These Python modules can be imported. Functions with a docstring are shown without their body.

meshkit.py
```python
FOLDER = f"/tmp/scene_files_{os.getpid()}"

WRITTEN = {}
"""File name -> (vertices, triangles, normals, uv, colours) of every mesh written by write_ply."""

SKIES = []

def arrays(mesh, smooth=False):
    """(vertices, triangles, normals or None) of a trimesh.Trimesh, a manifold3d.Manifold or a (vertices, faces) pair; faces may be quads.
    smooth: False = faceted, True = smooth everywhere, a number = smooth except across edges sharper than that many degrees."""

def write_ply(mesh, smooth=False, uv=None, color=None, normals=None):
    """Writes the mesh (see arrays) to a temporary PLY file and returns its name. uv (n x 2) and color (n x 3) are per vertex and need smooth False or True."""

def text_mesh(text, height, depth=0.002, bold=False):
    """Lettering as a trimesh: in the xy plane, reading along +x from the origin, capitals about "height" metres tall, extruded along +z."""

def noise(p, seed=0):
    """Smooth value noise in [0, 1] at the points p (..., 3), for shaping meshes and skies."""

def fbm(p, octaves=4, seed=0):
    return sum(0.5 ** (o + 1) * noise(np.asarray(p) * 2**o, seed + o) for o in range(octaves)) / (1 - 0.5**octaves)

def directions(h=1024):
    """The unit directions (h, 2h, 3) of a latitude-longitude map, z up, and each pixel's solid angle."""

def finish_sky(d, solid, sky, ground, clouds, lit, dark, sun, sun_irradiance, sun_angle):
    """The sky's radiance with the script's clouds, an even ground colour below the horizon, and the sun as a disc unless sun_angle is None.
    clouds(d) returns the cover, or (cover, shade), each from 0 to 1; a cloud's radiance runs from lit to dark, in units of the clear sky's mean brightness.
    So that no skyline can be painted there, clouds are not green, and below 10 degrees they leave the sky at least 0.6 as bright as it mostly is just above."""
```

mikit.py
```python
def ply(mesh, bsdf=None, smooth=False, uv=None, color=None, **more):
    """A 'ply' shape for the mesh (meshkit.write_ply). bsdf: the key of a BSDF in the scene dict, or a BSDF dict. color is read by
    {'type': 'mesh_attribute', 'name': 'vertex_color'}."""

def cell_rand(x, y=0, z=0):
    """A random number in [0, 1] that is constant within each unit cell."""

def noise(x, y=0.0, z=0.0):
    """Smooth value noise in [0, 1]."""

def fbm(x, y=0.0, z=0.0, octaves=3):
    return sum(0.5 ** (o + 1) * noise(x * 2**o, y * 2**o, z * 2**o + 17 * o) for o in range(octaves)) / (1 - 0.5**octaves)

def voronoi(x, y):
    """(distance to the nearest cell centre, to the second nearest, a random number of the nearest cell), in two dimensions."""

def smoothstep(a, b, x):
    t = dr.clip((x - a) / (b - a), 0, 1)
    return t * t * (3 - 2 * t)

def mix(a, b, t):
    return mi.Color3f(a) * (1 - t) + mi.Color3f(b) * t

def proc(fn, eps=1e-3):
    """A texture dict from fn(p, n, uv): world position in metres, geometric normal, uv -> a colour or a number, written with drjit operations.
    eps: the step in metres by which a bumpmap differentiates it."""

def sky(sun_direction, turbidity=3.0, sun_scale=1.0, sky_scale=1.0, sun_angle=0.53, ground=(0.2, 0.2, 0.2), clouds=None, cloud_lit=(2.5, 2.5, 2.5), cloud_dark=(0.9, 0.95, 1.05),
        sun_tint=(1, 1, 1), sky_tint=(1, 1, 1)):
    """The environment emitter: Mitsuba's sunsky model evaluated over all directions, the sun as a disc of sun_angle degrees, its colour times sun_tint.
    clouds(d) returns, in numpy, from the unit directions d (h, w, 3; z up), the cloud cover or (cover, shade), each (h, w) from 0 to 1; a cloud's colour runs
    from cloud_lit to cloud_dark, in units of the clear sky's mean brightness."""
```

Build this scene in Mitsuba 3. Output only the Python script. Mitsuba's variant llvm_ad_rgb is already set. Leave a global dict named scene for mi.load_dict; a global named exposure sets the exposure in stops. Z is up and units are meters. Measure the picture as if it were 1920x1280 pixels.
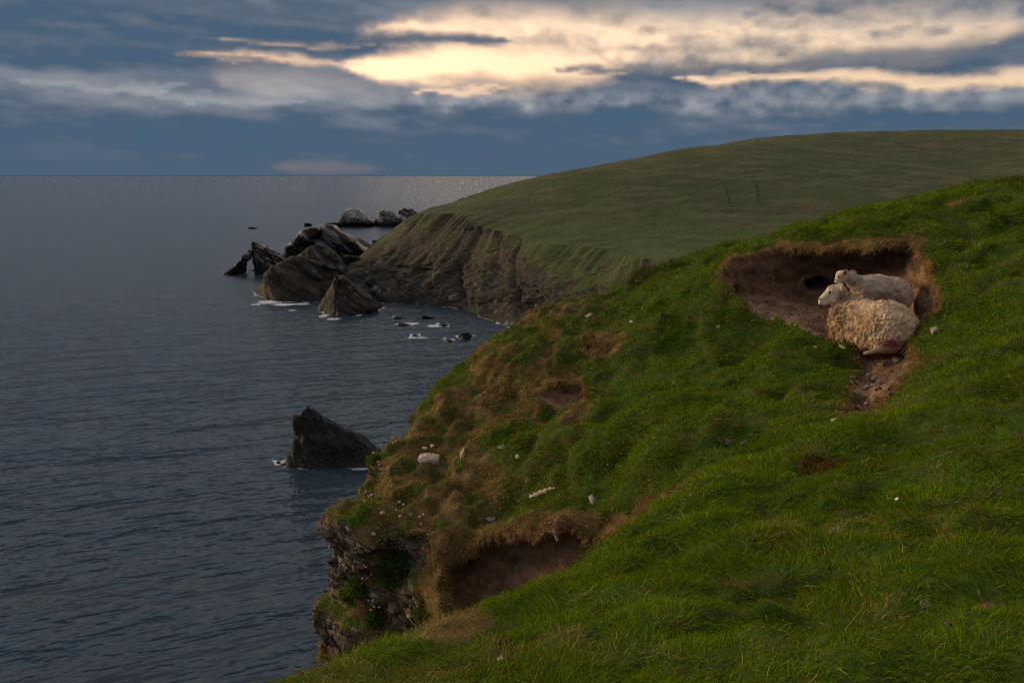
import math, numpy as np, trimesh, drjit as dr, mitsuba as mi, mikit, meshkit
from scipy.interpolate import RBFInterpolator
from scipy.spatial import ConvexHull, cKDTree
T = mi.ScalarTransform4f
scene, labels = {}, {}
# ------------------------------------------------------------------ camera, sky, exposure
EYE = np.array([0.0, 0.0, 100.0])          # the sea is z = 0, the photographer stands on a cliff top
PITCH = math.atan(310 / 1500)              # looking slightly down
FOV = math.degrees(2 * math.atan(960 / 1500))
cp, sp = math.cos(PITCH), math.sin(PITCH)
scene['camera'] = {'type': 'perspective', 'fov': FOV, 'fov_axis': 'x', 'near_clip': 0.05, 'far_clip': 900000.0,
                   'to_world': T().look_at(origin=EYE.tolist(), target=[0, cp, 100 - sp], up=[0, 0, 1])}
exposure = 2.75

def sst(a, b, x):
    t = np.clip((x - a) / (b - a), 0, 1)
    return t * t * (3 - 2 * t)

def clouds(d):
    az = np.degrees(np.arctan2(d[..., 0], d[..., 1]))
    el = np.degrees(np.arcsin(np.clip(d[..., 2], -1, 1)))
    z = az * 0
    n1 = meshkit.fbm(np.stack([az * .06, el * .34, z], -1), 5, 3) - .5
    n2 = meshkit.fbm(np.stack([az * .14 + 5, el * .62 + .03 * az, z], -1), 5, 11) - .5
    n3 = meshkit.fbm(np.stack([az * .42, el * 1.7 + .10 * az, z], -1), 5, 23) - .5
    n4 = meshkit.fbm(np.stack([az * .9, el * 1.3, z + 3], -1), 4, 37) - .5
    w = sst(.2, 2.0, el)
    a = az + w * (3.6 * n2 + 2.6 * n4)
    e = el + w * (1.0 * n1 + 1.0 * n2 + .75 * n3 + .45 * n4)
    def band(a0, a1, e0, e1, h0, h1, soft=.6, ends=5.0):
        """A long cloud (or gap) from azimuth a0 to a1, at elevation e0 to e1, of half thickness h0 to h1."""
        t = np.clip((a - a0) / (a1 - a0), 0, 1)
        along = sst(a0 - ends / 2, a0 + ends / 2, a) * (1 - sst(a1 - ends / 2, a1 + ends / 2, a))
        r = np.abs(e - (e0 + (e1 - e0) * t)) / ((h0 + (h1 - h0) * t) * np.maximum(along, .02) ** .5)
        return (1 - sst(1 - soft, 1 + soft, r)) * sst(0, .3, along)
    # where the overcast opens towards the evening sky, low in the north-west
    gap = np.maximum.reduce([
        1.12 * band(-8, 5.5, 7.2, 7.2, 1.0, 1.35, 1.0, 9), (.84 + .8 * n3 + .8 * n4 - .006 * a) * band(-6, 29, 9.3, 8.9, 1.8, 1.6, 1.0, 11), .95 * band(12, 60, 6.1, 5.0, .36, .5, 1.0),
        .46 * band(-19, -11, 7.5, 7.4, .34, .34, 1.0, 7), .34 * band(-17, -11, 8.7, 8.6, .25, .25, 1.0, 6), .7 * band(-9, -5, 7.0, 7.0, .35, .4, .9, 3),
        .6 * band(-5, -1.5, 5.6, 5.6, .22, .2, .9, 3), .08 * band(-19, -2, 6.2, 6.3, 1.0, 1.0, 1.0), .09 * band(-15, -10.5, .6, .5, .5, .4, 1.0, 5)])
    left = band(-70, -1.0, 10.4, 8.7, 2.0, .6, .9, 4)
    left2 = band(-70, -17, 7.0, 7.3, .9, .5, .8)
    right = band(3.5, 60, 6.75, 7.7, .3, 2.2, .9, 4)
    corner = band(17, 60, 10.6, 9.8, .9, 1.8, .8, 8)
    top = sst(10.9, 11.8, e + 1.2 * n3)
    veil = np.maximum.reduce([.96 * left, .88 * right, .90 * left2, (.86 + .3 * n4) * top, (.82 + .4 * n4) * corner])
    gap = np.clip(gap, 0, 1)
    cover = np.maximum(1 - gap ** 1.3, veil)
    cover = np.where(e > 12.0, np.maximum(cover, .96 + .04 * sst(12, 13, e)), cover)
    # shade: dark bases, paler rims and thin places; the overcast is several times as bright overhead as at the horizon
    streak = np.maximum.reduce([band(-30, -23, 5.6, 5.4, .45, .35, 1.0), .9 * band(-22, -15, 4.95, 4.7, .30, .3, 1.0, 4), .40 * band(-33, -9, 5.6, 5.0, 1.3, .8, 1.0)])
    rim = band(-4, 70, 5.0, 4.6, .55, .7, 1.0, 10) * np.clip(.8 + 3.0 * n4, 0, 1.6)
    pink = band(-18, -3, 6.0, 5.8, .9, .8, 1.0)
    under = band(6, 70, 3.6, 3.2, .6, .7, 1.0, 10)
    mid = sst(2.2, 5.2, e) * (1 - sst(10, 13, el))
    shade = .97 - mid * np.clip(.05 + .40 * n2 + .25 * n3, 0, .3) - .30 * streak - .20 * rim - .13 * pink + .03 * under
    shade = shade - np.clip(.12 * n1 + .10 * n3, -.03, .06) * sst(.4, 2, el)
    k = np.clip(np.maximum.reduce([left, right, left2]) * 1.3, 0, 1)
    shade = shade * (1 - k) + k * np.clip(.98 + .22 * n2 + .30 * n3, .88, 1)
    high = sst(8.5, 33, el)
    shade = shade * (1 - high) + np.clip(.16 + .9 * n2, .02, .8) * high
    return np.clip(cover, 0, 1), np.clip(shade, 0, 1)

SUN_AZ, SUN_EL = math.radians(-70), math.radians(15)      # the sun stands behind thin cloud, out to the left of the picture
scene['sky'] = mikit.sky([math.sin(SUN_AZ) * math.cos(SUN_EL), math.cos(SUN_AZ) * math.cos(SUN_EL), math.sin(SUN_EL)], turbidity=6, sun_scale=.5, sun_angle=18, sun_tint=(1.0, 1.06, 1.06), sky_scale=1.0,
                         ground=(0.05, 0.06, 0.06), clouds=clouds, cloud_lit=(.86, .82, .81), cloud_dark=(.067, .127, .206), sky_tint=(2.35, 1.42, .90))

# ------------------------------------------------------------------ helpers
rng = np.random.default_rng(7)

def P(px, py, Y):
    """The point at ground distance Y seen at this place of the photograph."""
    x, u = (px - 960) / 1500, (640 - py) / 1500
    d = np.array([x, cp + u * sp, -sp + u * cp])
    return EYE + d * (Y / d[1])

def fbm(p, o=4, s=0):
    return meshkit.fbm(p, o, s) - 0.5

def surface_nets(F, origin, h):
    """Mesh of the zero surface of the sampled field F (negative inside)."""
    S = F < 0
    nx, ny, nz = F.shape
    c = S[:-1, :-1, :-1].astype(np.int8)
    for i, j, k in ((0, 0, 1), (0, 1, 0), (0, 1, 1), (1, 0, 0), (1, 0, 1), (1, 1, 0), (1, 1, 1)):
        c += S[i:nx - 1 + i, j:ny - 1 + j, k:nz - 1 + k]
    act = (c > 0) & (c < 8)
    ii, jj, kk = np.nonzero(act)
    idx = np.full(act.shape, -1, np.int32)
    idx[ii, jj, kk] = np.arange(len(ii))
    acc, cnt = np.zeros((len(ii), 3)), np.zeros(len(ii))
    corner = [(i, j, k) for i in (0, 1) for j in (0, 1) for k in (0, 1)]
    val = {q: F[ii + q[0], jj + q[1], kk + q[2]].astype(float) for q in corner}
    for q in corner:
        for ax in range(3):
            if q[ax] == 0:
                r = list(q); r[ax] = 1; r = tuple(r)
                v0, v1 = val[q], val[r]
                m = (v0 < 0) != (v1 < 0)
                t = np.where(m, v0 / np.where(m, v0 - v1, 1), 0)
                pt = np.tile(np.array(q, float), (len(ii), 1)); pt[:, ax] = t
                acc[m] += pt[m]; cnt[m] += 1
    V = np.asarray(origin) + (np.stack([ii, jj, kk], 1) + acc / cnt[:, None]) * h
    quads = []
    for ax in range(3):
        a, b = [(1, 2), (2, 0), (0, 1)][ax]
        s0 = [slice(1, n - 1) for n in F.shape]; s1 = list(s0)
        s0[ax] = slice(0, F.shape[ax] - 1); s1[ax] = slice(1, F.shape[ax])
        A, B = S[tuple(s0)], S[tuple(s1)]
        for flip, m in ((False, A & ~B), (True, ~A & B)):
            e = np.stack(np.nonzero(m), 1)
            e[:, [a, b]] += 1
            def cell(da, db):
                g = e.copy(); g[:, a] += da; g[:, b] += db
                return idx[g[:, 0], g[:, 1], g[:, 2]]
            qd = np.stack([cell(-1, -1), cell(0, -1), cell(0, 0), cell(-1, 0)], 1)
            quads.append(qd[:, ::-1] if flip else qd)
    Q = np.vstack(quads)
    return V, np.vstack([Q[:, [0, 1, 2]], Q[:, [0, 2, 3]]])

def normals(v, f):
    n = np.zeros_like(v)
    fn = np.cross(v[f[:, 1]] - v[f[:, 0]], v[f[:, 2]] - v[f[:, 0]])
    for k in range(3):
        np.add.at(n, f[:, k], fn)
    return n / np.maximum(np.linalg.norm(n, axis=1, keepdims=True), 1e-12)

def sub(v, f, keep):
    f = f[keep]
    u, inv = np.unique(f, return_inverse=True)
    return v[u], inv.reshape(-1, 3)

def smax(a, b, r):
    return np.maximum(a, b) + np.maximum(r - np.abs(a - b), 0) ** 2 / (4 * r)

def smin(a, b, r):
    return np.minimum(a, b) - np.maximum(r - np.abs(a - b), 0) ** 2 / (4 * r)

def numbered(name):
    key, i = name, 1
    while key in scene or key in labels:
        key = f'{name}_{i:03d}'; i += 1
    return key

def thing(name, label, cat, group=None):
    key = numbered(name)
    labels[key] = {'label': label, 'category': cat}
    if group: labels[key]['group'] = group
    return key

def obj(name, mesh, m, parent=None, **kw):
    key = numbered((parent + '__' if parent else '') + name)
    scene[key] = mikit.ply(mesh, m, **kw)
    return key

def struct(name, mesh, m, label=None, **kw):
    key = obj(name, mesh, m, **kw)
    labels[key] = {'kind': 'structure'}
    return key

def stuff(name, mesh, m, label, cat, **kw):
    key = obj(name, mesh, m, **kw)
    labels[key] = {'label': label, 'category': cat, 'kind': 'stuff'}
    return key

def one(name, mesh, m, label, cat, group=None, **kw):
    key = obj(name, mesh, m, **kw)
    labels[key] = {'label': label, 'category': cat}
    if group: labels[key]['group'] = group
    return key

# ------------------------------------------------------------------ materials
C = lambda *a: mi.Color3f(*a)
def mat(name, fn, rough=0.9, bump=None, bscale=1.0, eps=1e-3, **kw):
    b = {'type': 'principled', 'base_color': mikit.proc(fn) if callable(fn) else {'type': 'rgb', 'value': list(fn)}, 'roughness': rough, 'specular': kw.pop('specular', 0.3), **kw}
    if bump is not None:
        b = {'type': 'bumpmap', 'arbitrary': mikit.proc(bump, eps), 'scale': bscale, 'bsdf': b}
    scene[name] = {'type': 'twosided', 'bsdf': b}
    return name

F_, N_, S_, M_ = mikit.fbm, mikit.noise, mikit.smoothstep, mikit.mix

def c_thatch(p, n, uv):
    a = F_(p.x * 9, p.y * 9, p.z * 9, 3)
    return M_(M_((.022, .044, .006), (.045, .045, .014), S_(.40, .68, a)), (.045, .085, .008), S_(.5, .7, F_(p.x * 31, p.y * 31, p.z * 31, 2)) * .6)
mat('m_thatch', c_thatch, specular=.05)

def c_dead(p, n, uv):
    a = F_(p.x * 9, p.y * 9, p.z * 9, 3)
    return M_(M_((.060, .038, .016), (.120, .078, .034), S_(.35, .65, a)), (.055, .060, .014), S_(.55, .7, F_(p.x * 23, p.y * 23, p.z * 23, 2)) * .6)
mat('m_dead_turf', c_dead, specular=.05)

def c_earth(p, n, uv):
    a = F_(p.x * 6, p.y * 6, p.z * 11, 4)
    b = F_(p.x * 45, p.y * 45, p.z * 45, 3)
    c = M_((.080, .044, .025), (.180, .103, .060), S_(.3, .7, a))
    c = M_(c, (.045, .026, .016), S_(.55, .75, F_(p.x * 15 + 3, p.y * 15, p.z * 5, 3)) * .6)
    return M_(c, (.21, .14, .09), S_(.62, .8, b) * .55)
mat('m_earth', c_earth, .95, bump=lambda p, n, uv: F_(p.x * 28, p.y * 28, p.z * 28, 4), bscale=.03, eps=4e-3)

def c_rock(p, n, uv):
    s = p.z * 9 + p.x * 2.2 + 1.2 * F_(p.x * 2, p.y * 2, p.z * 2, 2)
    a = F_(p.x * 4, p.y * 4, s, 4)
    c = M_((.036, .026, .017), (.12, .086, .055), S_(.3, .72, a))
    c = M_(c, (.30, .27, .22), S_(.66, .78, F_(p.x * 13, p.y * 13, p.z * 13 + 8, 3)) * .7)
    return M_(c, (.10, .085, .02), S_(.56, .7, F_(p.x * 6 + 7, p.y * 6, p.z * 6, 3)) * .55)
mat('m_rock', c_rock, .85, bump=lambda p, n, uv: F_(p.x * 9, p.y * 9, p.z * 40 + p.x * 9, 4), bscale=.05, eps=6e-3)

def leaf(name, rough=.7, trans=.7):
    scene[name] = {'type': 'principledthin', 'base_color': {'type': 'mesh_attribute', 'name': 'vertex_color'}, 'roughness': rough, 'eta': 1.15, 'diff_trans': trans, 'spec_trans': 0.0}
    return name
leaf('m_blade')

# ------------------------------------------------------------------ foreground: turf headland with a shelter hollow, a scarp and a sea cliff
CTRL = [(540,1280,2.75),(800,1280,2.55),(1100,1280,2.35),(1400,1280,2.25),(1700,1280,2.15),(1919,1280,2.1),
 (700,1215,3.1),(850,1170,3.45),(1000,1110,3.9),(1150,1020,4.4),(1250,950,4.9),(1320,890,5.3),
 (1100,1150,3.15),(1400,1150,2.85),(1700,1150,2.7),(1919,1150,2.6),(1200,1000,4.4),(1400,1000,3.9),(1650,1000,3.5),(1900,1000,3.3),
 (1500,900,4.8),(1700,900,4.3),(1900,900,4.0),(1200,770,7.3),(1400,770,6.7),(1600,770,6.3),(1750,770,5.5),(1900,770,5.1),
 (1100,660,9.6),(1300,660,8.9),(1450,660,8.2),(1570,660,7.9),(1690,660,7.55),(1780,660,6.8),(1900,660,6.3),(1730,618,7.5),
 (1780,560,7.9),(1900,560,7.3),(1790,450,9.2),(1900,450,8.8),(1919,345,10.6),(1800,362,10.9),(1700,382,10.9),(1600,397,10.9),(1500,427,10.8),
 (1400,460,10.7),(1300,480,11.4),(1400,478,9.8),(1560,460,9.5),(1740,437,9.2),(1350,540,9.4),(1280,530,10.2),(1200,560,10.8),
 (1310,905,5.5),(1240,950,5.75),(1170,985,6.0),(1050,990,6.35),(950,1000,6.6),(900,1000,6.8),(780,1000,7.0),(700,965,7.2),(640,945,7.4),
 (800,850,9.0),(950,800,8.5),(1000,700,9.5),(860,690,10.6),(900,655,11.0),(1000,592,11.5),(1100,560,11.9),(1160,535,12.2),(1240,500,12.4),
 (850,930,7.6),(1012,927,7.1),(1150,900,6.7),(1200,850,6.5),(1100,850,7.1),(1480,612,8.55),(1400,575,9.05),(1420,620,8.8),(720,850,8.9),(700,900,8.3),(780,800,9.4),(1050,740,9.0)]
K = np.array([P(*c) for c in CTRL]); K[:, 2] -= 100
K = np.vstack([K, [(0,0,-1.62),(0,-2,-1.6),(3,0,-1.45),(-1.2,2,-1.85),(3,2,-1.5),(9,8,-.35),(10,5,-.8),(8,3,-1.15),(9,11.5,.15),(7,13.5,-.5),(4.5,13.5,-1.2),(2.5,14,-1.9),(.5,13.5,-2.6),(-2.5,10,-3.9),(-2.8,7.5,-3.7),(12,13,0),(12,0,-1),(-2.5,-2,-2)]])
H_RBF = RBFInterpolator(K[:, :2], K[:, 2], kernel='thin_plate_spline', smoothing=.01)

EDGE = np.array([(-1.86,7.45),(-1.80,7.9),(-1.60,8.4),(-1.74,8.8),(-1.68,9.2),(-1.42,9.4),(-1.35,9.8),(-1.19,10.2),(-1.05,10.6),(-.75,11.1),(-.46,11.4),(-.16,11.65),(.32,12.0),(1.16,12.4),(1.69,12.7),(2.4,12.95),(3.0,12.9),(3.6,12.7),(4.4,12.5),(6,12.6),(8,12.9),(13,13.4),(13,-4),(-1.9,-4)])
CREST = np.array([(-4,-4),(-2.0,.2),(-1.6,1.2),(-1.25,2.1),(-.86,2.75),(-.596,3.1),(-.279,3.45),(.114,3.9),(.6,4.4),(1.01,4.9),(1.345,5.3),(1.5,5.6),(3,9)])
SCARP = np.array([(-4,8),(-1.95,7.6),(-1.683,7.4),(-1.334,7.2),(-.902,7.0),(-.293,6.8),(-.047,6.62),(.409,6.38),(.9,6.03),(1.145,5.77),(1.33,5.5),(1.5,5.2),(3,4)])
HOLLOW = np.array([(2.50,9.55),(2.70,9.15),(2.95,8.75),(3.25,8.32),(3.58,7.90),(3.72,7.7),(3.93,7.66),(4.22,7.85),(4.44,8.3),(4.58,9.42),(4.44,9.82),(4.0,10.05),(3.4,10.1),(2.85,9.95),(2.55,9.75)])
PATH = np.array([(3.58,8.0),(3.17,7.25),(2.93,6.75),(2.72,6.32),(2.88,6.15),(3.2,6.5),(3.55,6.9),(3.75,7.2),(3.87,7.7),(3.9,8.0)])

def poly_sd(pts, X, Y, closed=True):
    d2, inside = np.full(X.shape, 1e9), np.zeros(X.shape, bool)
    n = len(pts)
    for i in range(n if closed else n - 1):
        a, b = pts[i], pts[(i + 1) % n]
        e = b - a
        t = np.clip(((X - a[0]) * e[0] + (Y - a[1]) * e[1]) / (e @ e), 0, 1)
        d2 = np.minimum(d2, (X - a[0] - t * e[0]) ** 2 + (Y - a[1] - t * e[1]) ** 2)
        if a[1] != b[1]:
            inside ^= ((a[1] > Y) != (b[1] > Y)) & (X < (b[0] - a[0]) * (Y - a[1]) / (b[1] - a[1]) + a[0])
    d = np.sqrt(d2)
    return np.where(inside, -d, d) if closed else d

HS = .035
gx, gy, gz = np.arange(-3.0, 8.6, HS), np.arange(-.6, 14.6, HS), np.arange(-6.4, .75, HS)
GX, GY = np.meshgrid(gx, gy, indexing='ij')
cx, cy = np.meshgrid(np.arange(-3.2, 9.0, .14), np.arange(-1, 15, .14), indexing='ij')
from scipy.interpolate import RegularGridInterpolator
HC = H_RBF(np.stack([cx.ravel(), cy.ravel()], 1)).reshape(cx.shape)
H2 = RegularGridInterpolator((cx[:, 0], cy[0]), HC, method='cubic')(np.stack([GX.ravel(), GY.ravel()], 1)).reshape(GX.shape)
p2 = np.stack([GX, GY, GX * 0], -1)
mound = sst(1.6, .3, GX - .12 * (GY - 7)) * sst(5.5, 6.5, GY)
lump = fbm(p2 * 1.1, 4, 5) * .16 + fbm(p2 * 3.1, 3, 8) * .07
lump = lump * (1 + 1.0 * mound) + mound * (.24 * fbm(p2 * np.array([2.2, 3.6, 1]), 3, 9) + .13 * fbm(p2 * 6.0, 2, 10)) + .11 * fbm(p2 * 4.5, 2, 17) - .07 * sst(.58, .70, meshkit.fbm(p2 * 2.6, 3, 19)) + .10 * fbm(p2 * 2.2, 2, 18)
ridge_bank = sst(8.9, 10.2, GY) * sst(2.0, 3.5, GX)
H2 = H2 + lump + ridge_bank * fbm(p2 * 2.2, 3, 31) * .16
sdE = poly_sd(EDGE, GX, GY)
crest_y, scarp_y = np.interp(GX, CREST[:, 0], CREST[:, 1]), np.interp(GX, SCARP[:, 0], SCARP[:, 1])
crest_y = crest_y + .12 * fbm(p2 * 1.5, 3, 41)
scarp_y = scarp_y + .28 * fbm(p2 * np.array([2.6, 0, 0]), 3, 43)
g0 = np.hypot(*np.gradient(H2, HS))
slope = 1 / np.sqrt(1 + np.minimum(g0, 2) ** 2)
sdH, sdP = poly_sd(HOLLOW, GX, GY), poly_sd(PATH, GX, GY)
zfl = -1.70 + .075 * (GY - 7.8) - .13 * np.minimum(GX - 3.5, .3)                     # floor of the hollow
zfl = np.where(GY < 7.6, -1.715 - .11 * (7.6 - GY), zfl)
zfl = zfl + .05 * fbm(p2 * 4, 4, 51)
zcl = np.interp(GX, [2.4, 2.9, 3.8, 4.8], [-1.02, -.965, -.865, -.74]) + .05 * fbm(p2 * 5, 3, 53)

def field(i0, i1):
    s = (slice(i0, i1), slice(None))
    e3 = lambda a: a[s][..., None]
    Z = gz[None, None, :]
    X3, Y3 = e3(GX), e3(GY)
    dep = e3(H2) - Z
    base = -dep * e3(slope)
    f = base.astype(np.float32)
    tag = np.zeros(f.shape, np.int8)
    # sea cliff
    side = e3(sdE) - .10 * np.maximum(dep, 0)
    f2 = smax(f, side, .45); tag[(side > base)] = 1; f = f2
    # gully between the near slope and the mound
    wob = e3(.45 * fbm(p2 * 2.0, 2, 47)) + .13 * np.sin(dep * 5.5 + 3 * e3(fbm(p2 * 1.3, 2, 48)))
    w_rock, w_earth = sst(-.60, -1.10, X3 + wob), sst(-.62, -.30, X3 + wob)
    under = w_earth * (.05 + .24 * sst(.10, .30, dep) - .22 * sst(.35, .85, dep)) + w_rock * (.10 * sst(.15, .4, dep) - .10 * np.maximum(dep - .35, 0)) - (1 - w_rock - w_earth) * .75 * dep
    gd = np.minimum((Y3 - e3(crest_y)) * .72 - .5 * dep - .06, (e3(scarp_y) - Y3) * .9 + under)
    floor = np.interp(e3(GX), [-3, -1.5, -.6, 0, .6, 1.1, 1.35], [9, 5.0, 2.6, 1.35, .8, .4, .05])
    gd = np.minimum(gd, floor - dep)
    m = (gd > f) ; kind = np.where(w_rock > .5, 1, np.where(w_earth > .45, 2, 0)) + 0 * Z.astype(int); tag[m] = np.where(np.broadcast_to(e3(scarp_y) - Y3 < .9, m.shape), kind, 0)[m]
    f = smax(f, gd, .05)
    # shelter hollow, worn path and two burrows
    hd = np.maximum(np.maximum(e3(sdH), e3(zfl) - Z), Z - e3(zcl))
    hd = hd + np.float32(0)
    pd = np.maximum(e3(sdP), e3(np.minimum(zfl, H2 - .09)) - Z)
    dig = smin(hd, pd, .12)
    for c, r in ((P(1540, 530, 10.05), (.17, .5, .12)), (P(1388, 551, 9.65), (.085, .4, .075)), (P(1052, 742, 9.0), (.24, .26, .11)), (P(1012, 748, 8.85), (.16, .2, .06)), (P(1135, 650, 10.0), (.20, .22, .07)), (P(925, 735, 9.6), (.16, .2, .06))):
        c = c - [0, 0, 100]
        q = np.sqrt(((X3 - c[0]) / r[0]) ** 2 + ((Y3 - c[1]) / r[1]) ** 2 + ((Z - c[2]) / r[2]) ** 2)
        dig = smin(dig, (q - 1) * min(r), .05)
    m = -dig > f - .03; tag[m & (dep > .015)] = 3
    f = smax(f, -dig, .05)
    # relief: only close to the surface
    near = np.abs(f) < .32
    a, b, c = np.nonzero(near)
    p = np.stack([gx[i0 + a], gy[b], gz[c]], 1)
    t = tag[near]
    wp = p + np.stack([fbm(p * 1.7, 2, 64 + k_) for k_ in range(3)], 1) * .35
    stp = lambda sc, k_: meshkit.noise(np.floor(np.stack([wp[:, 0] * .5 + wp[:, 2] * .2, wp[:, 1] * .5, wp[:, 2] * 1.2 + wp[:, 0] * .25], 1) / sc) + .5, k_) - .5
    n_rock = stp(.26, 65) * .22 + stp(.13, 66) * .13 + stp(.07, 67) * .07 + fbm(p * np.array([1.3, 1.3, 2.0]), 3, 61) * .55
    n_earth = fbm(p * np.array([3, 3, 2.0]), 3, 71) * .16 + fbm(p * np.array([13, 13, 8.0]), 3, 72) * .06
    d = np.where(t == 1, n_rock, np.where(t >= 2, n_earth, 0))
    f[near] += d.astype(np.float32)
    return f.astype(np.float32), tag

Fg = np.empty((len(gx), len(gy), len(gz)), np.float32); Tg = np.empty(Fg.shape, np.int8)
for i in range(0, len(gx), 60):
    Fg[i:i + 60], Tg[i:i + 60] = field(i, min(i + 60, len(gx)))
GV, GF = surface_nets(Fg, (gx[0], gy[0], gz[0]), HS)
ti = np.clip(np.round((GV - [gx[0], gy[0], gz[0]]) / HS).astype(int), 0, np.array(Fg.shape) - 1)
GT = Tg[ti[:, 0], ti[:, 1], ti[:, 2]]
del Fg, Tg
GN = normals(GV, GF)
GV[:, 2] += 100
# turf creeps over gentle ledges of the cliff
patch = fbm(GV * 2.3, 3, 81)
ledge = (GT == 1) & (GN[:, 2] + 1.0 * patch > .40)
GT[ledge] = 0
ftag = np.sort(GT[GF], 1)[:, 1]
for t, name, m in ((1, 'cliff', 'm_rock'), (2, 'bare_earth', 'm_earth')):
    keep = (ftag == t) if t < 2 else (ftag >= 2)
    struct(name, sub(GV, GF, keep), m, smooth=(t != 1))

# the lower cliff down to the water, and the bank going on beyond the right edge of the picture
LOW = np.array([(-2.3,7.6),(-2.1,8.4),(-2.2,9.2),(-1.7,10.2),(-1.0,11.3),(.3,12.4),(2.4,13.4),(6,13.1),(13,13.9),(13,-4),(-1.9,-4),(-1.9,2.0),(-1.7,4.5)])
lp = np.vstack([LOW, LOW[:1]]); ld = np.concatenate([[0], np.cumsum(np.linalg.norm(np.diff(lp, axis=0), axis=1))])
lt = np.linspace(0, ld[-1], 241)[:-1]
ring = np.stack([np.interp(lt, ld, lp[:, 0]), np.interp(lt, ld, lp[:, 1])], 1)
zl = np.concatenate([np.linspace(93.9, 85, 30), np.linspace(84, -2, 40)])
R3 = np.stack([np.broadcast_to(ring[None, :, 0], (70, 240)), np.broadcast_to(ring[None, :, 1], (70, 240)), np.broadcast_to(zl[:, None], (70, 240))], -1)
R3 = R3 + np.stack([fbm(R3 / 1.5, 3, 85), fbm(R3 / 1.5, 3, 86), R3[..., 0] * 0], -1) * .8 * sst(93.9, 92.5, R3[..., 2:])
i, j = np.meshgrid(np.arange(69), np.arange(240), indexing='ij')
lq = np.stack([i * 240 + j, (i + 1) * 240 + j, (i + 1) * 240 + (j + 1) % 240, i * 240 + (j + 1) % 240], -1).reshape(-1, 4)
struct('cliff_base', (R3.reshape(-1, 3), lq), 'm_rock')
bx_, by_ = np.meshgrid(np.arange(8.5, 13, .15), np.arange(-3.5, 13.4, .15), indexing='ij')
bz_ = H_RBF(np.stack([bx_.ravel(), by_.ravel()], 1)).reshape(bx_.shape) + 99.98
nq = np.arange(bx_.size).reshape(bx_.shape)
struct('bank', (np.stack([bx_, by_, bz_], -1).reshape(-1, 3), np.stack([nq[:-1, :-1], nq[1:, :-1], nq[1:, 1:], nq[:-1, 1:]], -1).reshape(-1, 4)), 'm_thatch', smooth=True)

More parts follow.
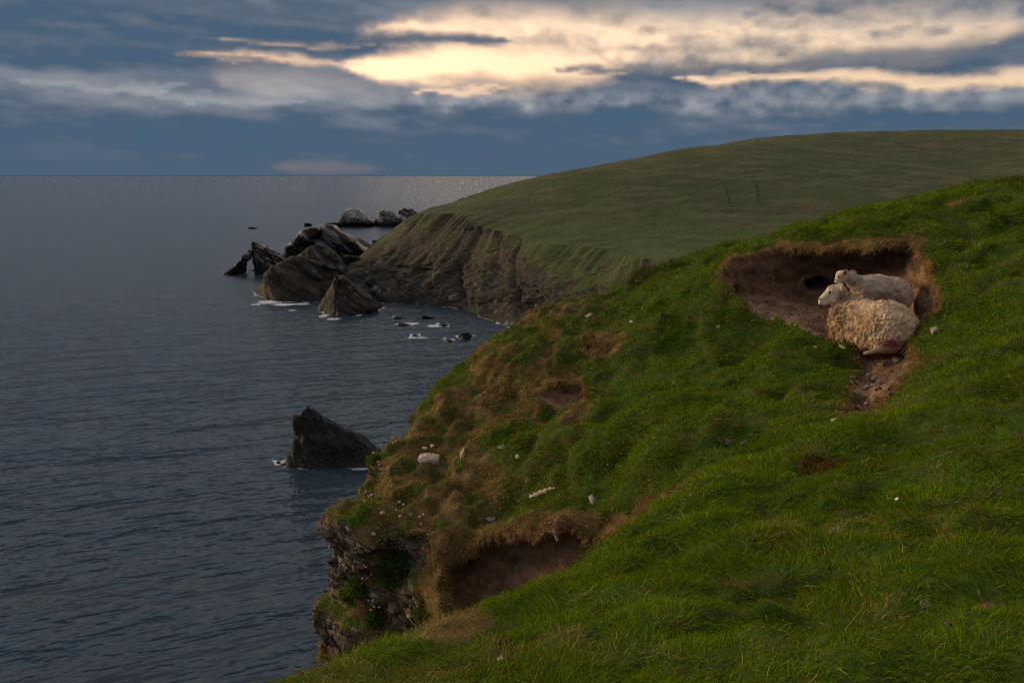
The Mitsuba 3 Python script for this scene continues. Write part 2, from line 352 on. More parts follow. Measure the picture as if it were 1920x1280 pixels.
# ------------------------------------------------------------------ the sea
def wave(p, n, uv):
    a, b = p.x * .94 + p.y * .34, p.y * .94 - p.x * .34
    h = 2.6 * F_(a / 40, b / 10, 0, 2) + 1.4 * F_(a / 9, b / 3.2, 5, 3) + .20 * F_(p.x / 1.4, p.y / 1.1, 9, 2)
    return h
b = {'type': 'principled', 'base_color': {'type': 'rgb', 'value': [.020, .036, .053]}, 'roughness': .12, 'eta': 1.33}
scene['m_water'] = {'type': 'bumpmap', 'arbitrary': mikit.proc(wave, .05), 'scale': 1.0, 'bsdf': b}
rr = np.concatenate([[0], np.geomspace(60, 600000, 60)]); tt = np.linspace(0, 2 * np.pi, 97)[:-1]
sv = np.stack([np.outer(rr, np.cos(tt)), np.outer(rr, np.sin(tt)), np.zeros((len(rr), 96))], -1).reshape(-1, 3)
i, j = np.meshgrid(np.arange(len(rr) - 1), np.arange(96), indexing='ij')
sq = np.stack([i * 96 + j, (i + 1) * 96 + j, (i + 1) * 96 + (j + 1) % 96, i * 96 + (j + 1) % 96], -1).reshape(-1, 4)
struct('sea', (sv, sq), 'm_water', uv=sv[:, :2] / 100)

# ------------------------------------------------------------------ the far headland: cliff and heath-covered hill
TT = np.array([(70,940,104),(-35,840,82),(-86,752,65.5),(-79,712,67),(-47,684,68.5),(-26,652,60),(-6,626,57.3),(15.7,592,52),(53,566,51.2),(78,536,47.6),(97,502,47.5),(140,470,44),(220,440,42)], float)
BB = np.array([(-60,990,0),(-150,880,0),(-160,725,0),(-128,662,0),(-104,641,0),(-48,614,0),(-26,584,0),(-9,545,0),(18,517,0),(52,485,0),(82,457,0),(128,422,0),(200,392,0)], float)
FF = np.array([(330,1350),(420,1420),(560,1480),(620,1490),(700,1500),(800,1500),(900,1480),(1000,1450),(1100,1380),(1200,1250),(1260,1100),(1320,900),(1360,650)], float)
SKY = [(39,800,99),(-26,775,79.3),(-66,762,70),P(1100,315,850),P(1250,285,950),P(1400,262,1050),P(1550,250,1100),P(1700,245,1120),P(1919,243,1150),
       (300,640,66),(500,600,72),(700,700,95),(150,600,56),(330,1350,120),(560,1480,135),(900,1480,165),(1260,1100,165),(1360,650,110),(60,1000,95),(140,1000,108),(300,1200,132),(800,1300,160),(500,900,112)]
hk = np.vstack([np.array(SKY), TT])
hill_rbf = RBFInterpolator(hk[:, :2], hk[:, 2], kernel='thin_plate_spline', smoothing=2.0)
NS, NV, NH = 640, 105, 120
cl = np.concatenate([[0], np.cumsum(np.linalg.norm(np.diff((TT + BB)[:, :2] / 2, axis=0), axis=1))])
ss = np.linspace(0, cl[-1], NS)
from scipy.interpolate import PchipInterpolator
Ts, Bs, Fs = (PchipInterpolator(cl, a)(ss) for a in (TT, BB, FF))
v = np.linspace(-.06, 1, NV)[None, :, None]
w = np.sign(v) * np.abs(v) ** 1.35
cxy = Bs[:, None, :2] + (Ts - Bs)[:, None, :2] * w
cz = Ts[:, None, 2:] * v
hh = (np.linspace(0, 1, NH + 1)[1:] ** 2.2)[None, :, None]
hxy = Ts[:, None, :2] + (Fs - Ts[:, :2])[:, None] * hh
hz = hill_rbf(hxy.reshape(-1, 2)).reshape(NS, NH, 1)
k = np.exp(-np.linalg.norm(hxy - Ts[:, None, :2], axis=-1, keepdims=True) / 12)
hz = hz + k * (Ts[:, 2] - hill_rbf(Ts[:, :2]))[:, None, None]
LV = np.concatenate([np.concatenate([cxy, cz], -1), np.concatenate([hxy, hz], -1)], 1)
q = LV.reshape(-1, 3)
t = np.gradient(Bs[:, :2] + Ts[:, :2], axis=0); t /= np.linalg.norm(t, axis=1, keepdims=True)
outn = np.stack([t[:, 1], -t[:, 0], t[:, 0] * 0], 1)
if (outn[6] @ (BB[6] - TT[6])) < 0: outn = -outn
vv = np.concatenate([np.linspace(-.06, 1, NV), 1 + hh[0, :, 0] * 6])[None, :]
su = ss[:, None] + 26 * np.minimum(vv, 1.2) + 46 * fbm(q / 48.0, 3, 4).reshape(NS, -1)                              # ribs lean as they climb
sh = np.stack([su / 34, vv * .5 + su * 0, su * 0], -1)
ridged = lambda p, s: 1 - 2 * np.abs(meshkit.fbm(p, 2, s) - .5) * 2
env = sst(-.06, .25, vv) * (1 - sst(.93, 1.06, vv)) + .0
rib = (ridged(sh, 5) - .55) * 11 * (.5 + meshkit.fbm(q / 60.0, 2, 3).reshape(NS, -1)) + (ridged(np.stack([su / 13, vv * 1.2 + su * 0, su * 0], -1), 6) - .55) * 2.0
crag = fbm(q / 9.0, 3, 7).reshape(NS, -1) * 5 + fbm(q / np.array([3.2, 3.2, 2.2]), 3, 8).reshape(NS, -1) * 3.2
lowrock = 1 - sst(.38, .72, vv + .5 * fbm(q / 30.0, 2, 9).reshape(NS, -1))
block = meshkit.noise(np.floor((q + 6 * np.stack([fbm(q / 9., 2, 21 + k_) for k_ in range(3)], 1)) / np.array([5., 5., 3.2])) + .5, 19).reshape(NS, -1) - .5 + .6 * (meshkit.noise(np.floor((q + 4 * np.stack([fbm(q / 6., 2, 25 + k_) for k_ in range(3)], 1)) / np.array([2.2, 2.2, 1.6])) + .5, 20).reshape(NS, -1) - .5)
disp = env * (block * 4.2 * (.34 + .66 * lowrock) + rib * (.55 + .45 * lowrock) + crag * (.48 + .5 * lowrock)) + lowrock * (vv < .4) * fbm(q / 14.0, 2, 10).reshape(NS, -1) * 7
edge_wob = (1 - np.abs(np.clip((vv - 1) / .35, -1, 1))) * fbm(np.stack([ss[:, None] / 14 + vv * 0] * 3, -1), 4, 12) * 15
LV = LV + outn[:, None, :] * (disp + edge_wob)[..., None]
LV[..., 2] += np.where(vv >= 1, 1, 0) * fbm(q / 22.0, 4, 13).reshape(NS, -1) * 3.0 * sst(1, 1.03, vv)
LV[..., 2] += (vv > 1) * fbm(q / np.array([7., 3.5, 7.]), 3, 14).reshape(NS, -1) * .8
i, j = np.meshgrid(np.arange(NS - 1), np.arange(NV + NH - 1), indexing='ij')
W = NV + NH
LQ = np.stack([i * W + j, (i + 1) * W + j, (i + 1) * W + j + 1, i * W + j + 1], -1).reshape(-1, 4)
LF = np.vstack([LQ[:, [0, 1, 2]], LQ[:, [0, 2, 3]]])
lv = LV.reshape(-1, 3)
ln = normals(lv, LF)
if ln[:, 2].mean() < 0:
    LF = LF[:, ::-1]; ln = -ln
grassy = (ln[:, 2] + 1.1 * fbm(lv / 15.0, 3, 15) + .22 * fbm(lv / 4.0, 2, 16) + .45 * np.broadcast_to(sst(.45, 1.0, vv), (NS, W)).ravel() - .35 * np.broadcast_to(1 - sst(.1, .4, vv), (NS, W)).ravel() - (.035 * rib * env).ravel()) > 1.16
grassy |= (np.broadcast_to(vv, (NS, W)) > 1.0).ravel()
gm = grassy[LF].sum(1) >= 2

def c_hill(p, n, uv):
    a = F_(p.x / 26, p.y / 9, p.z / 9, 4)
    c = M_((.040, .045, .017), (.067, .067, .029), S_(.35, .65, a))
    c = M_(c, (.036, .050, .013), S_(.46, .66, F_(p.x / 60 + 3, p.y / 60, p.z / 40, 3)) * .75)
    c = M_(c, (.035, .030, .014), S_(.54, .66, F_(p.x / 7, p.y / 2.2, p.z / 3, 3)) * .6)
    near = S_(62, 44, p.z - 22 * F_(p.x / 24, p.y / 24, 4, 3) + .0 * p.x) * S_(.36, .56, F_(p.x / 11 + 8, p.y / 11, p.z / 11, 3))
    return M_(c, (.045, .064, .015), near * .7)
mat('m_hill', c_hill, .95, bump=lambda p, n, uv: F_(p.x / 2.2, p.y / 1.6, p.z / 1.6, 4), bscale=.9, eps=.2)

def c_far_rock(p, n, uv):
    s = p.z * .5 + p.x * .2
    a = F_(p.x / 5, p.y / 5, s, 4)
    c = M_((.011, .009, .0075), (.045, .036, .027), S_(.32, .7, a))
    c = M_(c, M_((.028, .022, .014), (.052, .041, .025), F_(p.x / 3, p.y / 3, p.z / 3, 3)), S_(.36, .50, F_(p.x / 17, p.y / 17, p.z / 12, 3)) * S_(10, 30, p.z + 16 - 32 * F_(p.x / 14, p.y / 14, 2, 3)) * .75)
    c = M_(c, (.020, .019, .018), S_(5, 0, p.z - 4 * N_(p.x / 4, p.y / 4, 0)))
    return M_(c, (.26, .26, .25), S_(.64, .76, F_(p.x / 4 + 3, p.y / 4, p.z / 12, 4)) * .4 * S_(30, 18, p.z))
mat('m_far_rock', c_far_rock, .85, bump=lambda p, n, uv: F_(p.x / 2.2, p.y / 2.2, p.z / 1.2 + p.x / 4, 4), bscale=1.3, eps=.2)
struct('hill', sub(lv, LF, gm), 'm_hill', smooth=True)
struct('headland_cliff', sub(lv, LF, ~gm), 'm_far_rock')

# ------------------------------------------------------------------ sea stacks and rocks in the water
scene['m_sea_rock'] = {'type': 'twosided', 'bsdf': {'type': 'bumpmap', 'arbitrary': mikit.proc(lambda p, n, uv: F_(p.x / 1.6, p.y / 1.6, p.z / .7 + p.x / 1.2, 4), .15), 'scale': .9,
    'bsdf': {'type': 'principled', 'base_color': {'type': 'mesh_attribute', 'name': 'vertex_color'}, 'roughness': .8, 'specular': .35}}}

def on_sea(px, py, z=0.0):
    d = P(px, py, 1.0) - EYE
    return EYE + d * ((z - 100) / d[2])

def mixc(a, b, t):
    t = np.clip(t, 0, 1)[:, None]
    return np.asarray(a) * (1 - t) + np.asarray(b) * t

def hull_eq(pts):
    h = ConvexHull(pts)
    return np.unique(np.round(h.equations, 6), axis=0)

def sea_rock(name, label, hulls, seed, res=90, brown=.4, guano=.2, rough=1.0, tilt=(.5, .15, .8), holes=(), cat='rock', group=None, bands=1.0):
    allp = np.vstack(hulls)
    lo, hi = allp.min(0), allp.max(0)
    size = max(hi - lo); h = size / res
    lo, hi = lo - size * .06, hi + size * .06
    ax = [np.arange(lo[k], hi[k] + h, h) for k in range(3)]
    G = np.stack(np.meshgrid(*ax, indexing='ij'), -1).reshape(-1, 3)
    f = np.full(len(G), 1e9)
    for pts in hulls:
        f = np.minimum(f, np.max(G @ (e := hull_eq(pts))[:, :3].T + e[:, 3], axis=1))
    for c, r in holes:
        q = np.sqrt((((G - c) / r) ** 2).sum(1))
        f = np.maximum(f, (1 - q) * min(r))
    L = size / 30 * rough
    s = G @ np.asarray(tilt)
    near = np.abs(f) < 5 * L
    g, sn = G[near], s[near]
    st = np.stack([g[:, 0] * .18, g[:, 1] * .18, sn * 1.0], 1) / L
    wp = g + np.stack([fbm(g / (L * 4), 2, seed + 20 + k_) for k_ in range(3)], 1) * L * 3
    bl = lambda sc, k_: meshkit.noise(np.floor(np.stack([wp[:, 0] * .45, wp[:, 1] * .45, wp @ np.asarray(tilt)], 1) / (L * sc)) + .5, seed + k_) - .5
    d = fbm(g / (L * 6), 3, seed) * L * 2.4 + fbm(st * .8, 3, seed + 1) * L * .9 * bands + bl(2.6, 2) * L * 2.3 + bl(1.2, 3) * L * 1.3 + bl(.6, 4) * L * .8
    f[near] += d
    V, Fc = surface_nets(f.reshape([len(a) for a in ax]).astype(np.float32), lo, h)
    if name != 'stone':
        V2, keep = V, V[Fc][:, :, 2].max(1) > -1.5
        V, Fc = sub(V, Fc, keep)
    N = normals(V, Fc)
    sv_ = V @ np.asarray(tilt)
    z1 = hi[2]
    a = .45 * meshkit.fbm(np.stack([V[:, 0] * .25, V[:, 1] * .25, sv_], 1) / L * .9, 4, seed + 5) + .55 * meshkit.fbm(V / L * 1.3, 3, seed + 9)
    c = mixc((.0045, .0042, .004), (.023, .0195, .0165), (a - .38) / .28)
    bt = sst(.44, .60, meshkit.fbm(V / (L * 4), 4, seed + 6) + .12 * N[:, 2]) * brown
    c = c * (1 - bt[:, None]) + np.array((.055, .032, .012)) * bt[:, None] * (.5 + a[:, None])
    wet = sst(.07, .02, V[:, 2] / max(z1, 3) - .05 * meshkit.noise(V / L, seed + 7))
    c = c * (1 - wet[:, None]) + np.array((.016, .015, .014)) * wet[:, None]
    gt = sst(.54, .63, meshkit.fbm(np.stack([V[:, 0] * .4, V[:, 1] * .4, sv_ * .9], 1) / L * 1.7, 5, seed + 8) + guano * .19 - .10 + .06 * (V[:, 2] / z1)) * min(1, guano * 1.6) * sst(.12, .35, V[:, 2] / z1)
    c = c * (1 - gt[:, None]) + np.array((.40, .38, .36)) * gt[:, None]
    return one(name, (V, Fc), 'm_sea_rock', label, cat, group, color=c)

def hull(top, base, Y, depth, lean=.35):
    """Top points at distance Y, a base line on the water in front, and the same base line 'depth' metres behind."""
    t = [P(x, y, Y) for x, y in top]
    b = [on_sea(x, y, -2.0) for x, y in base]
    k = [p + [0, depth, 0] for p in b]
    m = [p + [0, depth * lean, 0] for p in t]
    return np.array(t + b + k + m)

sea_rock('sea_stack', 'dark pointed sea stack alone in the water behind the near cliff edge', [
    hull([(573,758),(566,766),(585,768),(604,784),(628,797)], [(540,884),(570,890),(605,891),(640,886)], 266, 7, .3),
    hull([(553,782),(552,800),(590,785)], [(533,880),(545,886),(585,890)], 266, 6, .3),
    hull([(590,775),(632,796),(655,809),(690,840),(722,868)], [(590,890),(640,887),(690,880),(726,876)], 267, 10, .3)], 101, 96, brown=.10, guano=.0, rough=1.15, tilt=(.95, .25, .45))
one_rock = 'small dark rock awash at the left foot of the pointed stack'
sea_rock('sea_rock', one_rock, [hull([(519,866),(524,866)], [(515,872),(522,874),(529,872)], on_sea(522, 871)[1], 1.2)], 102, 30, .2, 0)
sea_rock('sea_arch', 'dark pointed rock with an arch through its left foot', [
    hull([(473,451),(470,456),(482,455),(497,467),(530,487),(545,500)], [(465,514),(490,518),(530,515),(550,508)], 818, 26),
    hull([(466,466),(474,470),(463,480),(445,494),(440,498)], [(424,515),(440,517),(456,517),(450,514)], 818, 10),
    hull([(424,512),(440,497)], [(419,515),(430,517),(452,517)], 816, 9)], 103, 96, .15, .42, .75, tilt=(.55, .1, .8),
    holes=[(P(459.5, 508, 822), (5.0, 40, 9.0))])
sea_rock('rock_island', 'rear pale streaked rock island with a grassy right slope', [
    hull([(533,464),(548,448),(560,440),(590,433),(604,425),(625,426),(560,437)], [(533,492),(560,498),(610,500)], 800, 50),
    hull([(600,425),(625,426),(650,442),(672,457),(690,468),(716,486)], [(600,505),(650,510),(715,510)], 790, 50)], 104, 90, .55, .5, .8)
sea_rock('rock_island', 'broad brown rock island with foam along its front', [
    hull([(583,461),(592,455),(604,456),(622,468),(650,500),(664,522)], [(560,560),(610,560),(660,545)], 690, 42),
    hull([(540,488),(584,461),(606,463),(640,505),(640,530)], [(500,562),(540,570),(600,568),(640,558)], 670, 42),
    hull([(500,518),(515,502),(535,490),(560,482),(600,500)], [(478,552),(490,562),(520,569),(560,571),(600,569)], 655, 36)], 105, 104, .5, .08, 1.0)
sea_rock('rock_island', 'slanting dark rock island with a foam line at its left foot', [
    hull([(626,523),(640,519),(652,526),(668,541),(686,560),(706,578)], [(595,582),(608,592),(632,598),(665,592),(706,583)], 585, 26),
    hull([(622,528),(634,520)], [(594,580),(600,588),(630,596),(620,570)], 580, 14)], 106, 96, .35, .14, 1.0)
sea_rock('rock_island', 'rounded dark shoulder of rock between the brown island and the headland', [
    hull([(640,478),(665,480),(690,496),(700,515)], [(620,545),(660,548),(705,540)], 700, 40)], 107, 60, .6, .0)
sea_rock('rock_island', 'low dark rock with a flat top at the foot of the headland', [
    hull([(686,523),(700,517),(718,518),(726,530),(712,556)], [(672,553),(700,566),(735,566)], 650, 30),
    hull([(660,540),(690,545)], [(655,560),(690,572),(706,572)], 640, 20)], 108, 60, .5, .05)
g = 'white guano covered stacks far out'
sea_rock('sea_stack', 'whitest far stack, leftmost of the three behind the arch', [
    hull([(655,391),(648,396),(640,404),(670,392),(686,404),(697,415)], [(632,424),(660,427),(700,427)], 1600, 45),
    hull([(612,419),(636,414)], [(606,424),(640,427),(650,427)], 1590, 30)], 109, 90, .0, 1.25, .6)
sea_rock('sea_stack', 'middle far stack with a pale slanting slab on its right', [
    hull([(712,396),(720,393),(735,395),(748,404),(760,412)], [(697,424),(725,427),(760,427)], 1605, 45)], 110, 80, .0, .9, .6)
sea_rock('sea_stack', 'darker rounded far stack nearest the headland', [
    hull([(746,396),(756,390),(768,391),(780,398)], [(740,421),(765,424),(790,424)], 1680, 45)], 111, 60, .0, .45, .6)
SM = [((466,426),(478,426),[(463,429),(470,431),(481,430)],'small black rock alone in the open sea left of the far stacks',112),
      ((570,419),(584,420),[(567,424),(577,426),(588,425)],'small low rock left of the whitest far stack',113),
      ((699,452),(708,451),[(695,456),(703,458),(712,457)],'small rock off the left end of the headland',114),
      ((742,594),(752,596),[(735,598),(745,600),(758,599)],'small dark rock leftmost in the bay',115),
      ((793,592),(806,594),[(788,598),(800,601),(825,598)],'flat brownish rock close under the headland cliff',116),
      ((752,607),(765,610),[(740,611),(760,614),(792,612)],'long low dark rock in the bay',117),
      ((825,608),(838,610),[(818,612),(832,613),(846,612)],'low dark rock ringed with foam right of the long one',118),
      ((775,629),(785,631),[(768,632),(778,634),(790,633)],'tiny dark rock in the longest foam streak of the bay',119),
      ((836,636),(846,639),[(828,639),(840,644),(854,643)],'low jagged dark rock beside the rounded one',120),
      ((866,624),(878,624),[(854,637),(872,642),(891,636)],'rounded dark rock nearest the turf headland',121)]
for a, b_, base, lab, sd in SM:
    Yc = np.mean([on_sea(*q_)[1] for q_ in base]) + 2
    sea_rock('sea_rock', lab, [hull([a, b_], base, Yc, 5 if sd > 114 else 10)], sd, 34, .2, .0)

# foam where swell breaks on the rocks: ragged films of bubbles on the water
def foam_patch(px, py, wpx, hpx, seed, dens=.5):
    c = on_sea(px, py); r = np.random.default_rng(seed)
    ax = abs(on_sea(px + wpx / 2, py)[0] - c[0]); ay = abs(on_sea(px, py - hpx / 2)[1] - c[1])
    n = 84
    X, Y = np.meshgrid(np.linspace(-1.2, 1.2, n), np.linspace(-1.2, 1.2, n), indexing='ij')
    p = np.stack([c[0] + X * ax, c[1] + Y * ay, X * 0], -1)
    s = np.clip(min(ax, 8) / 8, .3, 1)
    k = .55 * meshkit.fbm(p / np.array([2.6, 1.9, 1]) / s, 4, seed) + .45 * meshkit.fbm(p / np.array([1.1, .9, 1]) / s, 3, seed + 50) - .55 * (X * X + Y * Y) + .30 * dens
    V = p.reshape(-1, 3).copy(); V[:, 2] = .06 + .10 * np.clip(k.ravel() - .4, 0, 1)
    q = np.arange(n * n).reshape(n, n)
    Q = np.stack([q[:-1, :-1], q[1:, :-1], q[1:, 1:], q[:-1, 1:]], -1).reshape(-1, 4)
    kk = k.ravel()[Q]
    Q = Q[(kk > .42).all(1)]
    return V, np.vstack([Q[:, [0, 1, 2]], Q[:, [0, 2, 3]]])
FO = [(505,566,60,10,.8),(530,571,50,6,.9),(560,570,70,5,.5),(608,592,26,8,.7),(625,598,36,5,.7),(546,582,30,5,.1),(480,571,30,4,.5),(700,573,16,8,.7),(522,868,18,8,.8),(816,611,38,5,.9),(780,633,54,4,.6),(936,606,20,4,.6)]
fv, ff, at = [], [], 0
for n_, (a_, b_, c_, d_, e_) in enumerate(FO):
    V, Q = foam_patch(a_, b_, c_, d_, 300 + n_, e_)
    fv.append(V); ff.append(Q + at); at += len(V)

def foam_ring(V, seed, width, cover, step):
    w_ = V[np.abs(V[:, 2]) < .9]
    if len(w_) < 5: return np.zeros((0, 3)), np.zeros((0, 3), int)
    lo_, hi_ = w_[:, :2].min(0) - width * 1.5, w_[:, :2].max(0) + width * 1.5
    xs, ys = np.arange(lo_[0], hi_[0], step), np.arange(lo_[1], hi_[1], step)
    X, Y = np.meshgrid(xs, ys, indexing='ij')
    d_ = cKDTree(w_[:, :2]).query(np.stack([X.ravel(), Y.ravel()], 1))[0].reshape(X.shape)
    p = np.stack([X, Y, X * 0], -1)
    k = meshkit.fbm(p / 13, 3, seed) * .6 + meshkit.fbm(p / 2.2, 3, seed + 1) * .4 + cover - .34 * d_ / width
    V_ = np.stack([X, Y, .05 + 0 * X], -1).reshape(-1, 3)
    q_ = np.arange(X.size).reshape(X.shape)
    Q_ = np.stack([q_[:-1, :-1], q_[1:, :-1], q_[1:, 1:], q_[:-1, 1:]], -1).reshape(-1, 4)
    Q_ = Q_[(k.ravel()[Q_] > .5).all(1)]
    if not len(Q_): return np.zeros((0, 3)), np.zeros((0, 3), int)
    V_, T_ = sub(V_, np.vstack([Q_[:, [0, 1, 2]], Q_[:, [0, 2, 3]]]), slice(None))
    return V_, T_
RINGS = [(meshkit.WRITTEN[scene[k_]['filename']][0].astype(float), 5.0 if 'island' in k_ or 'arch' in k_ else 3.2) for k_ in scene if k_.startswith(('sea_rock', 'sea_stack', 'sea_arch', 'rock_island'))]
RINGS.append((lv[(lv[:, 1] < 760) & (lv[:, 0] < 60)], 3.5))
for n_, (V, w__) in enumerate(RINGS):
    V, Q = foam_ring(V, 900 + 3 * n_, w__, .05, .55 if np.ptp(V[:, 0]) < 120 else .8)
    fv.append(V); ff.append(Q + at); at += len(V)
mat('m_foam', (.36, .385, .41), .9)
stuff('sea_foam', (np.vstack(fv), np.vstack(ff)), 'm_foam', 'white foam breaking round the rocks and along the foot of the cliffs', 'foam', smooth=True)

# ------------------------------------------------------------------ placing things on the turf
def project(v):
    q = v - EYE
    dep = q[:, 1] * cp - q[:, 2] * sp
    return np.stack([960 + 1500 * q[:, 0] / dep, 640 - 1500 * (q[:, 1] * sp + q[:, 2] * cp) / dep], 1), dep
GN = normals(GV, GF)
gpx, gdep = project(GV)
front = gdep > .5
gtree = cKDTree(gpx[front]); gidx = np.nonzero(front)[0]
def hit(px, py, r=6):
    """(point, normal) of the ground seen at this place of the photograph."""
    c = []
    while not c:
        c = gtree.query_ball_point((px, py), r); r *= 1.6
    c = gidx[c]
    near = c[gdep[c] < gdep[c].min() + .25]
    best = near[np.argmin(((gpx[near] - (px, py)) ** 2).sum(1))]
    return GV[best].copy(), GN[best].copy()

def blades(p, d, side, length, width, bend, color):
    """Curved tapering blades: three triangles each."""
    n = len(p)
    mid = p + d * (length * .55)[:, None] + bend * (length * .18)[:, None]
    tip = p + d * (length * .92)[:, None] + bend * (length * .62)[:, None]
    w = side * (width / 2)[:, None]
    V = np.stack([p - w, p + w, mid - w * .75, mid + w * .75, tip], 1).reshape(-1, 3)
    Fb = np.array([[0, 1, 3], [0, 3, 2], [2, 3, 4]])
    return (V, (Fb[None] + 5 * np.arange(n)[:, None, None]).reshape(-1, 3)), np.repeat(color, 5, 0)

def unit(v):
    return v / np.maximum(np.linalg.norm(v, axis=-1, keepdims=True), 1e-9)

# ------------------------------------------------------------------ the grass
tv, tf = GV, GF[ftag == 0]
tri = tv[tf]; ctr = tri.mean(1)
area = np.linalg.norm(np.cross(tri[:, 1] - tri[:, 0], tri[:, 2] - tri[:, 0]), axis=1) / 2
fn = unit(np.cross(tri[:, 1] - tri[:, 0], tri[:, 2] - tri[:, 0]))
rel = ctr - EYE
dist = np.linalg.norm(rel, axis=1)
cpx, cdep = project(ctr)
seen = (cdep > .8) & (cpx[:, 0] > -250) & (cpx[:, 0] < 2250) & (cpx[:, 1] < 1500) & ((fn * -rel).sum(1) > -.45 * dist) & (ctr[:, 2] > 94.3)

tg = GT[GF]; mixed = (tg == 0).any(1) & (tg >= 2).any(1)
fz = GV[GF][:, :, 2]
zdiff = (fz * (tg == 0)).sum(1) / np.maximum((tg == 0).sum(1), 1) - (fz * (tg >= 2)).sum(1) / np.maximum((tg >= 2).sum(1), 1)
mc = GV[GF].mean(1)
lipm = mixed & (zdiff > .003) & (((mc[:, 1] > 9.0) & (mc[:, 2] > 98.88)) | ((mc[:, 1] < 7.2) & (mc[:, 0] < 1.25) & (mc[:, 1] > np.interp(mc[:, 0], CREST[:, 0], CREST[:, 1]) + .45)))
lipd = cKDTree(mc[lipm]).query(ctr)[0]
hol = sst(8.6, 9.0, ctr[:, 1])
near_lip = 1 - sst(.10 - .06 * hol, .28 - .12 * hol, lipd + (.22 - .12 * hol) * fbm(ctr * 3.5, 3, 91))
drape = sst(-.30, -.5, ctr[:, 0]) * sst(-1.05, -.8, ctr[:, 0]) * sst(5.5, 5.9, ctr[:, 1]) * (1 - sst(6.9, 7.2, ctr[:, 1] + .3 * fbm(ctr * 3, 2, 90)))
mnd = sst(1.5, -.6, ctr[:, 0] - .25 * (ctr[:, 1] - 8)) * sst(5.6, 6.6, ctr[:, 1])
nz = meshkit.fbm(ctr * np.array([1.1, 1.1, 1.6]), 4, 93)
nf = meshkit.fbm(ctr * 3.2, 3, 94)
steep = 1 - fn[:, 2]
dry = np.clip(mnd * sst(.38, .60, .6 * nz + .4 * nf + .22 * steep) * .80 + .14 * mnd, 0, .8)
dry = np.maximum.reduce([dry, near_lip * .95, drape * .9, .55 * sst(.60, .72, nz) * sst(.4, .6, nf)])
for (bx, by, br) in ((1050,735,.55),(1010,690,.40),(1130,640,.55),(1075,770,.35),(890,880,.35),(860,960,.3),(800,960,.3),(1000,1000,.35),(920,760,.5),(850,1180,.3),(830,1150,.25),(1790,379,.18)):
    h_, _ = hit(bx, by)
    dry = np.maximum(dry, .95 * (1 - sst(.35 * br, br, np.linalg.norm(ctr - h_, axis=1) + .5 * br * fbm(ctr * 4, 2, 96))))
dead = np.where(np.maximum(near_lip, drape) > .5, dry, .78 * dry) + .7 * fbm(ctr * 7, 3, 89) > .56
for name, kk, m in (('ground', ~dead, 'm_thatch'), ('dead_turf', dead, 'm_dead_turf')):
    struct(name, sub(tv, tf, kk), m, smooth=True)
rho = np.clip(9500 * (3.2 / dist) ** 1.25, 1500, 14000) * (1 - .30 * dry) * (.42 + 1.15 * meshkit.fbm(ctr * 4.5, 3, 95))
wgt = np.where(seen, area * rho, 0)
NB = int(min(wgt.sum(), 700000))
pick = rng.choice(len(tf), NB, p=wgt / wgt.sum())
r1, r2 = np.sqrt(rng.random(NB)), rng.random(NB)
bary = np.stack([1 - r1, r1 * (1 - r2), r1 * r2], 1)
bp = (tri[pick] * bary[..., None]).sum(1)
bn = unit((GN[tf[pick]] * bary[..., None]).sum(1))
bd, bdry = dist[pick], dry[pick]
isdry = rng.random(NB) < bdry
tuft = meshkit.fbm(bp * 4.0, 3, 97)
tuft2 = meshkit.fbm(bp * 1.3, 3, 98)
ang = meshkit.noise(bp * 2.1, 99) * 7 + meshkit.noise(bp * 6.3, 100) * 4 + rng.normal(0, .9, NB)
hd_ = np.stack([np.cos(ang), np.sin(ang), np.zeros(NB)], 1)
down = unit(np.array([0, 0, -1.0]) + bn * bn[:, 2:])
lean = .35 + .9 * rng.random(NB) + .5 * isdry
dirs = unit(bn * .8 + np.array([0, 0, .45]) + hd_ * (lean * .55)[:, None] + down * (.35 * (1 - bn[:, 2:])) )
bend = unit(hd_ + down * .5 + np.array([0, 0, -.35]))
side = unit(np.cross(dirs, rng.normal(size=(NB, 3))))
ln_ = (.017 + .068 * np.clip(tuft * 1.8 - .5, 0, 1) + .02 * np.clip(tuft2 * 2 - .8, 0, 1)) * rng.uniform(.6, 1.35, NB) * np.where(isdry, .9, 1.0)
wd = .0030 * np.clip(bd / 3.2, .8, 4) ** .75 * rng.uniform(.7, 1.3, NB)
gpal = np.array([(.100, .172, .004), (.150, .215, .005), (.046, .092, .004), (.160, .158, .012), (.105, .130, .008)])
mixw = meshkit.fbm(bp * .9 + 4, 3, 101)
k1 = np.clip((mixw - .38) * 5 + rng.normal(0, .35, NB), 0, 1)[:, None]
gc = gpal[rng.choice(5, NB, p=[.32, .2, .2, .13, .15])]
gc = gc * (1 - k1 * .65) + gpal[rng.choice([0, 1], NB)] * k1 * .65
gc = gc * (rng.uniform(.62, 1.22, NB) * (.62 + .66 * meshkit.fbm(bp * 1.6, 3, 103)))[:, None]
dpal = np.array([(.22, .135, .050), (.30, .20, .085), (.14, .080, .032), (.20, .15, .045)])
dc = dpal[rng.integers(0, 4, NB)] * rng.uniform(.7, 1.25, NB)[:, None]
